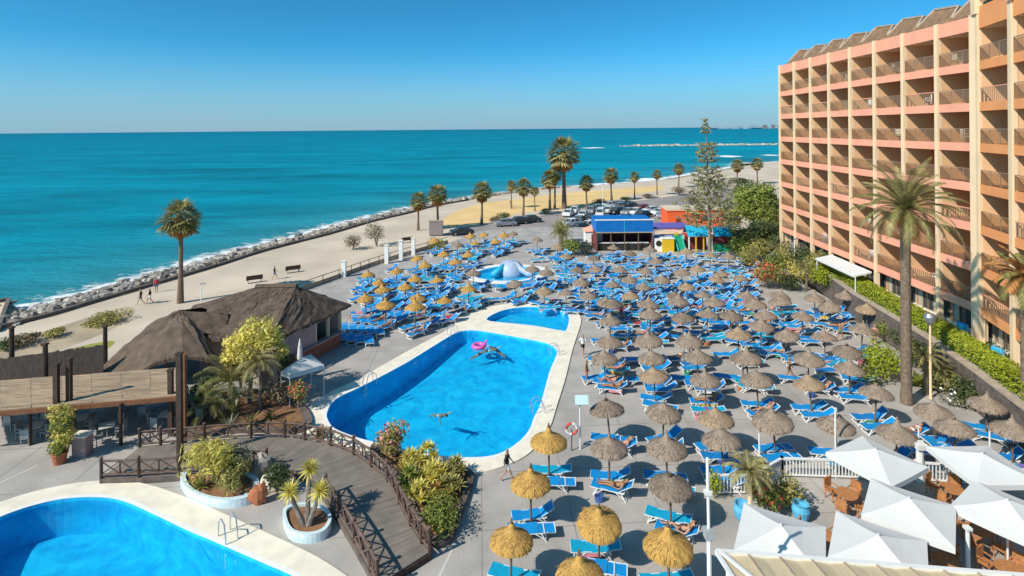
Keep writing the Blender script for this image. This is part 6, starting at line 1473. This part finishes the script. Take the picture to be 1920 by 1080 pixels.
# ================================================================ people
rr = random.Random(81)
def figure(j):
    """one continuous skinned body from joints; returns mesh data and the bones for dressing"""
    V_, E_, Rd, nm = [], [], [], {}
    def v(k, p, r): nm[k] = len(V_); V_.append(Vector(p)); Rd.append(r)
    for k, r in (('pelvis', .125), ('waist', .105), ('chest', .135), ('neck', .052), ('jaw', .070), ('head', .092), ('crown', .070)): v(k, j[k], r)
    v('nose', Vector(j['head']) + (Vector(j['face']) * .105) - (Vector(j['crown']) - Vector(j['head'])) * .25, .014)
    for a, b in (('pelvis', 'waist'), ('waist', 'chest'), ('chest', 'neck'), ('neck', 'jaw'), ('jaw', 'head'), ('head', 'crown'), ('head', 'nose')): E_.append((nm[a], nm[b]))
    bones = {'torso': [], 'hips': [], 'head': [], 'arm': [], 'leg': []}
    for s_ in ('l', 'r'):
        sg = -1 if s_ == 'l' else 1
        for k, r in (('sho', .055), ('elb', .040), ('wri', .027), ('hip', .088), ('kne', .055), ('ank', .036)): v(k + s_, j[k + s_], r)
        for k, src, r in (('ear', None, .016),):
            sd_ = (Vector(j['shor']) - Vector(j['shol'])).normalized(); v('ear' + s_, Vector(j['head']) + sd_ * sg * .085, .014); E_.append((nm['head'], nm['ear' + s_]))
        for a, b in (('chest', 'sho'), ('sho', 'elb'), ('elb', 'wri'), ('pelvis', 'hip'), ('hip', 'kne'), ('kne', 'ank')): E_.append((nm[a if a in nm and len(a) > 3 and a in ('chest', 'pelvis') else a + s_], nm[b + s_]))
        wr, el = Vector(j['wri' + s_]), Vector(j['elb' + s_]); d = (wr - el).normalized(); acr = d.cross(Vector((0, 0, 1)) if abs(d.z) < .8 else Vector((0, 1, 0))).normalized()
        v('palm' + s_, wr + d * .075, .026); E_.append((nm['wri' + s_], nm['palm' + s_]))
        crl = acr.cross(d).normalized()
        for q, (o, l) in enumerate(((-.030, .060), (-.010, .075), (.010, .070), (.030, .055))):
            b0_ = wr + d * .105 + acr * o; v('f%d%s' % (q, s_), b0_, .009); v('g%d%s' % (q, s_), b0_ + d * l * .6 + crl * .012, .008); v('t%d%s' % (q, s_), b0_ + d * l * .95 + crl * .035, .007)
            E_.append((nm['palm' + s_], nm['f%d%s' % (q, s_)])); E_.append((nm['f%d%s' % (q, s_)], nm['g%d%s' % (q, s_)])); E_.append((nm['g%d%s' % (q, s_)], nm['t%d%s' % (q, s_)]))
        b0_ = wr + d * .045 + acr * .038; v('th' + s_, b0_, .010); v('ti' + s_, b0_ + d * .045 + acr * .022 + crl * .01, .009); E_.append((nm['palm' + s_], nm['th' + s_])); E_.append((nm['th' + s_], nm['ti' + s_]))
        an = Vector(j['ank' + s_]); to = Vector(j['toe' + s_]); v('ball' + s_, an.lerp(to, .65), .034); v('toe' + s_, to, .024); E_.append((nm['ank' + s_], nm['ball' + s_])); E_.append((nm['ball' + s_], nm['toe' + s_]))
    me = bpy.data.meshes.new('person_rig'); me.from_pydata([tuple(p) for p in V_], E_, []); ob = bpy.data.objects.new('person_rig', me); COL.objects.link(ob)
    sk = ob.modifiers.new('s', 'SKIN'); sk.use_smooth_shade = True; sk.branch_smoothing = .3
    for i, r in enumerate(Rd):
        d = me.skin_vertices[0].data[i]; d.radius = (r, r); d.use_root = (i == 0)
    ss = ob.modifiers.new('u', 'SUBSURF'); ss.levels = 1; ss.render_levels = 1
    dg = bpy.context.evaluated_depsgraph_get(); out = bpy.data.meshes.new_from_object(ob.evaluated_get(dg)); bpy.data.objects.remove(ob)
    return out, {k: V_[i] for k, i in nm.items()}
def seg_d(p, a, b):
    ab = b - a; t = max(0, min(1, (p - a).dot(ab) / max(1e-9, ab.length_squared))); return (p - a - ab * t).length, t
def dress(me, P, want, off, name):
    """cloth shell cut from the body surface around the wanted bones"""
    segs = {'torso': [('waist', 'chest', 0, 1), ('pelvis', 'waist', .3, 1), ('chest', 'neck', 0, .55)], 'sleeves': [('shol', 'elbl', 0, .75), ('shor', 'elbr', 0, .75), ('chest', 'shol', 0, 1), ('chest', 'shor', 0, 1)],
            'shorts': [('pelvis', 'waist', 0, .4), ('pelvis', 'hipl', 0, 1), ('pelvis', 'hipr', 0, 1), ('hipl', 'knel', 0, .5), ('hipr', 'kner', 0, .5)], 'trunks': [('pelvis', 'waist', 0, .15), ('pelvis', 'hipl', 0, 1), ('pelvis', 'hipr', 0, 1), ('hipl', 'knel', 0, .12), ('hipr', 'kner', 0, .12)],
            'top': [('waist', 'chest', .62, 1), ('chest', 'neck', 0, .12)]}
    allb = [('pelvis', 'waist'), ('waist', 'chest'), ('chest', 'neck'), ('neck', 'jaw'), ('jaw', 'head'), ('head', 'crown')] + [(a + s_, b + s_) for s_ in 'lr' for a, b in (('sho', 'elb'), ('elb', 'wri'), ('hip', 'kne'), ('kne', 'ank'), ('wri', 'palm'), ('ank', 'toe'))] + [('chest', 'shol'), ('chest', 'shor'), ('pelvis', 'hipl'), ('pelvis', 'hipr')]
    ok = [s_ for w_ in want for s_ in segs[w_]]; keep = []
    up = (P['crown'] - P['head']).normalized(); face = (P['nose'] - P['head']).normalized()
    for f in me.polygons:
        c = f.center
        if want == ['hair'] : pass
        best = min((seg_d(c, P[a], P[b]) + (a, b) for a, b in allb), key=lambda q: q[0])
        for (a, b, t0, t1) in ok:
            if (a, b) == (best[2], best[3]) and t0 <= best[1] <= t1 + .001: keep.append(f.index); break
    return shell(me, keep, off)
def shell(me, keep, off):
    idx = {}; vs = []; fs = []
    for fi in keep:
        q = []
        for vi in me.polygons[fi].vertices:
            if vi not in idx: idx[vi] = len(vs); v = me.vertices[vi]; vs.append(tuple(v.co + v.normal * off))
            q.append(idx[vi])
        fs.append(tuple(q))
    return vs, fs
def hair(me, P, long_=False):
    up = (P['crown'] - P['head']).normalized(); face = (P['nose'] - P['head']); face = (face - up * face.dot(up)).normalized(); keep = []
    for f in me.polygons:
        d = f.center - P['head']
        if d.length < .19 and (d.dot(up) > .035 or (d.dot(face) < -.01 and d.dot(up) > (-.12 if long_ else -.05))): keep.append(f.index)
    return shell(me, keep, .014)
def J(**k): return k
def mirror(d):
    o = dict(d)
    for k in list(d):
        if k.endswith('r') and k[:-1] + 'l' not in d: o[k[:-1] + 'l'] = (-d[k][0], d[k][1], d[k][2])
    return o
STAND = mirror(J(pelvis=(0, 0, .95), waist=(0, 0, 1.10), chest=(0, .01, 1.31), neck=(0, .01, 1.49), jaw=(0, -.01, 1.56), head=(0, 0, 1.63), crown=(0, 0, 1.71), face=(0, -1, 0), shor=(.185, .01, 1.42), elbr=(.25, .03, 1.14), wrir=(.25, -.08, .91), hipr=(.09, 0, .90), kner=(.10, -.02, .50), ankr=(.11, .02, .08), toer=(.13, -.16, .03)))
WALK = dict(STAND); WALK.update(J(hipl=(-.09, 0, .90), knel=(-.10, -.22, .53), ankl=(-.10, -.30, .10), toel=(-.10, -.48, .06), hipr=(.09, 0, .90), kner=(.10, .08, .50), ankr=(.10, .36, .16), toer=(.10, .24, .03), elbl=(-.24, .14, 1.16), wril=(-.22, .08, .92), elbr=(.24, -.10, 1.16), wrir=(.22, -.26, .98)))
LIE = mirror(J(pelvis=(0, .14, .485), waist=(0, .29, .53), chest=(0, .47, .63), neck=(0, .62, .745), jaw=(0, .66, .80), head=(0, .72, .835), crown=(0, .79, .88), face=(0, -.55, .83), shor=(.18, .55, .70), elbr=(.30, .36, .50), wrir=(.22, .10, .50), hipr=(.09, .10, .475), kner=(.10, -.34, .50), ankr=(.09, -.72, .425), toer=(.12, -.80, .56)))
LIE2 = dict(LIE); LIE2.update(J(kner=(.11, -.22, .72), ankr=(.10, -.46, .43), toer=(.11, -.62, .40), elbl=(-.34, .62, .74), wril=(-.14, .80, .84)))
SIT = mirror(J(pelvis=(0, .05, .50), waist=(0, .07, .64), chest=(0, .02, .84), neck=(0, -.03, 1.01), jaw=(0, -.06, 1.08), head=(0, -.06, 1.15), crown=(0, -.05, 1.23), face=(0, -1, -.1), shor=(.18, -.01, .95), elbr=(.24, -.10, .70), wrir=(.17, -.32, .58), hipr=(.10, 0, .48), kner=(.13, -.42, .49), ankr=(.13, -.40, .08), toer=(.14, -.58, .03)))
SWIM = dict(STAND); SWIM.update(J(elbr=(.34, .05, 1.62), wrir=(.26, .10, 1.85), elbl=(-.40, -.10, 1.38), wril=(-.42, -.30, 1.45)))
BODY = {k: figure(v) for k, v in (('stand', STAND), ('walk', WALK), ('lie', LIE), ('lie2', LIE2), ('sit', SIT), ('swim', SWIM))}
CACHE = {}
def mesh_from(name, vs, fs, m):
    me = bpy.data.meshes.new(name); me.from_pydata(vs, [], fs); me.materials.append(M[m]); me.polygons.foreach_set('use_smooth', [True] * len(fs)); return me
def person(pose, loc, rz, lab, clothes, skin='skin', hr='hair_dark', s=1.0, long_=False):
    key = (pose, skin)
    if key not in CACHE: me = BODY[pose][0].copy(); me.materials.clear(); me.materials.append(M[skin]); CACHE[key] = me
    t = link('person', CACHE[key], None, loc, None, lab, 'person', None, rz); t.scale = (s,) * 3
    me, P = BODY[pose]
    k2 = (pose, 'hair', hr, long_)
    if k2 not in CACHE: CACHE[k2] = mesh_from('hair', *hair(me, P, long_), hr)
    link('hair', CACHE[k2], t)
    for nm, want, m_ in clothes:
        k3 = (pose, nm, m_)
        if k3 not in CACHE: CACHE[k3] = mesh_from(nm, *dress(me, P, want, .012 if nm != 'shirt' else .018, nm), m_)
        link(nm, CACHE[k3], t)
    k4 = (pose, 'eyes')
    if k4 not in CACHE:
        up = (P['crown'] - P['head']).normalized(); fc = (P['nose'] - P['head']); fc = (fc - up * fc.dot(up)).normalized(); sd_ = up.cross(fc); mb = MB()
        for g in (-1, 1): mb.blob(P['head'] + fc * .084 + sd_ * g * .032 + up * .008, .010, 'dark_interior', 6, 4, 0)
        mb.blob(P['head'] + fc * .078 - up * .055, (.02, .02, .006), 'flower_red', 6, 4, 0)
        me4 = bpy.data.meshes.new('face_features'); me4.from_pydata(mb.v, [], mb.f); [me4.materials.append(M[x]) for x in mb.mats]; me4.polygons.foreach_set('material_index', mb.m); CACHE[k4] = me4
    link('face_features', CACHE[k4], t)
    return t
def tr(m_): return [('swim_trunks', ['trunks'], m_)]
def bik(m_): return [('bikini_bottom', ['trunks'], m_), ('bikini_top', ['top'], m_)]
def sh(a, b): return [('shirt', ['torso', 'sleeves'], a), ('shorts', ['shorts'], b)]
# people walking and standing
for x, y, z, pose, rz, cl, sk, lab in ((1093, 668, 0, 'walk', .3, sh('cloth_white', 'cloth_black'), 'skin', 'person in a white shirt and dark shorts walking on the path beside the main pool'), (1100, 720, 0, 'stand', 1.2, tr('cloth_red'), 'skin_tan', 'person in red swim trunks standing at the first loungers by the pool path'),
    (951, 905, 0, 'walk', 1.5, sh('cloth_black', 'cloth_white'), 'skin', 'person in a dark shirt walking past the pool corner toward the golden parasol'), (264, 571, ZB, 'walk', -1.0, sh('cloth_black', 'cloth_black'), 'skin', 'dark clothed person walking on the promenade, seaward one of the pair by the palm'),
    (281, 570, ZB, 'walk', -1.0, sh('cloth_black', 'cloth_white'), 'skin_tan', 'person in dark top and white shorts walking on the promenade by the palm'), (293, 548, ZB, 'stand', .5, sh('cloth_red', 'cloth_blue'), 'skin', 'person in red standing at the boulders beyond the walking pair'), (515, 524, ZB, 'walk', 2.0, sh('cloth_black', 'cloth_blue'), 'skin', 'person in dark clothes walking between the two promenade benches'),
    (958, 388, ZB, 'stand', 0, sh('cloth_black', 'cloth_blue'), 'skin', 'tiny dark figure standing on the golden beach'), (1165, 600, 0, 'stand', .5, tr('cloth_red'), 'skin_tan', 'person in red trunks standing by the far end of the pool path'), (1640, 648, 0, 'stand', 2.6, bik('cloth_pink'), 'skin', 'person in a pink bikini standing near the retaining wall'),
    (1300, 690, 0, 'walk', -1.9, tr('cloth_blue'), 'skin', 'person in blue trunks walking between grey parasols in the middle of the field'), (1190, 455, 0, 'stand', 0, sh('cloth_white', 'cloth_black'), 'skin', 'person in a white shirt standing in front of the kiosk'), (1575, 640, 0, 'walk', 2.2, bik('cloth_green'), 'skin_tan', 'person in a green bikini walking on the hotel side of the field'), (1480, 715, 0, 'walk', 1.4, tr('cloth_black'), 'skin_tan', 'person in black trunks walking toward the hotel side loungers'),
    (1062, 455, 0, 'walk', 1.0, bik('cloth_red'), 'skin', 'person in a red bikini walking near the round bushes')):
    p = G(x, y, z); person(pose, p, rz, lab, cl, sk, rr.choice(['hair_dark', 'hair_fair']), 1.0, 'bikini' in lab)
# swimmers and float
fz = -.09
p = G(898, 650, fz); t = thing('pool_float', 'bright pink ring float on the main pool', 'pool float', p); mb = MB(); mb.tube([(math.cos(a) * .45, math.sin(a) * .45, .06) for a in [i / 20 * 2 * PI for i in range(21)]], .17, 'float_pink', 9, False); mb.build('ring', t, smooth=True)
mb = MB(); mb.tube([(.45, 0, .15), (.6, 0, .5), (.72, 0, .55)], [.09, .07, .05], 'float_pink', 7); mb.build('neck', t, smooth=True)
for x, y, rz, lab, cl, sk in ((912, 656, 2.0, 'swimmer holding on behind the pink float', tr('cloth_black'), 'skin'), (922, 650, -2.2, 'second swimmer just past the pink float', bik('cloth_blue'), 'skin_tan'), (930, 655, 1.0, 'third swimmer furthest from the pink float', tr('cloth_white'), 'skin'), (836, 778, .8, 'swimmer alone in the lower half of the main pool', tr('cloth_white'), 'skin')):
    p = G(x, y, fz); p = p + Vector((-math.sin(rz + PI) * 1.55 * -1, 0, 0)) * 0 + Vector((math.sin(rz) * -1.5, math.cos(rz) * 1.5, 0)); p.z = fz - .52; pp = person('swim', p, rz, lab, cl, sk); pp.rotation_euler = (math.radians(72), 0, rz)
# sunbathers on the nearer loungers
outfits = [(tr('cloth_blue'), 'blue trunks'), (bik('cloth_black'), 'a black bikini'), (tr('cloth_black'), 'black trunks'), (bik('cloth_red'), 'a red bikini'), (bik('cloth_pink'), 'a pink bikini'), (tr('cloth_red'), 'red trunks'), (bik('cloth_white'), 'a white bikini'), (tr('cloth_green'), 'green trunks')]
near2 = [l for l in lounge if l[1] < 62 and l[3] in (0, 1)]
k = 0
for i in range(1, len(near2), 4):
    x, y, h, md, lab, g_ = near2[i]; cl, on = outfits[k % 8]; pose = ('lie', 'lie2')[k % 2]; k += 1
    tl = lab.replace('blue lounger, ', '').replace(' counted from the front', ' lounger')
    pp = person(pose, (x, y, .0), -PI / 2 + h, 'sunbather in %s on %s' % (on, tl.replace(', under', ' under').replace(' straw', '').replace('blue ', '').replace(' the sea side', ' sea side').replace(' from the ', ' from ').replace('sea side parasol first from sea, row', 'sea side parasol one, row').replace('parasol ', 'parasol ')), cl, ('skin', 'skin_tan')[k % 2], ('hair_dark', 'hair_fair')[k % 3 == 0], 1.0, 'bikini' in on)
    pp.location.z = .03 if md == 0 else -.0
    if k > 34: break
# bags beside a few loungers
for i in range(2, len(near2), 7):
    x, y, h, md, lab, g_ = near2[i]; tl = lab.replace('blue lounger, ', '').replace(' counted from the front', ' lounger'); m_, cn = [('cloth_pink', 'pink'), ('cloth_blue', 'dark blue'), ('rattan', 'straw'), ('cloth_green', 'green')][(i // 7) % 4]
    t = thing('beach_bag', '%s beach bag by %s' % (cn, tl), 'bag', (x - .75, y - .5, 0), group='beach bags beside loungers'); mb = MB(); mb.lathe([(.02, .01), (.2, .01), (.24, .3), (.22, .3), (.18, .05)], m_, 10, sy=.6); mb.build('body', t); mb = MB(); mb.tube([(-.12, .05, .29), (-.1, .05, .48), (.1, .05, .48), (.12, .05, .29)], .012, m_, 5); mb.build('handle', t)
# small white chairs on the balconies
bc = chair_proto('balcony_chair', 'white plastic chair standing on a hotel balcony', 'white_plastic', 'chairs on the hotel balconies'); note_kids(bc); fb = True
for i in range(8):
    for kk in range(7):
        if rr.random() < .35: continue
        a, b = wing[i], wing[i + 1]; nr = outw(a, b); q = a.lerp(b, rr.uniform(.25, .8)) - nr * rr.uniform(.6, 1.3) + Vector((0, 0, LV[kk])); an = rr.uniform(0, 6)
        if fb: bc.location = q; bc.rotation_euler.z = an; fb = False
        else: copy_tree(bc, q, an)
for t_ in [o for o in COL.objects if o.get('label') == 'x']: print('unlabelled', t_.name)
print('objects', len(bpy.data.objects), 'faces', sum(len(m.polygons) for m in bpy.data.meshes))
for o in COL.objects:
    l = o.get('label')
    if l and len(l.replace(',', ' ').split()) > 16: print('LONG', o.name, l)
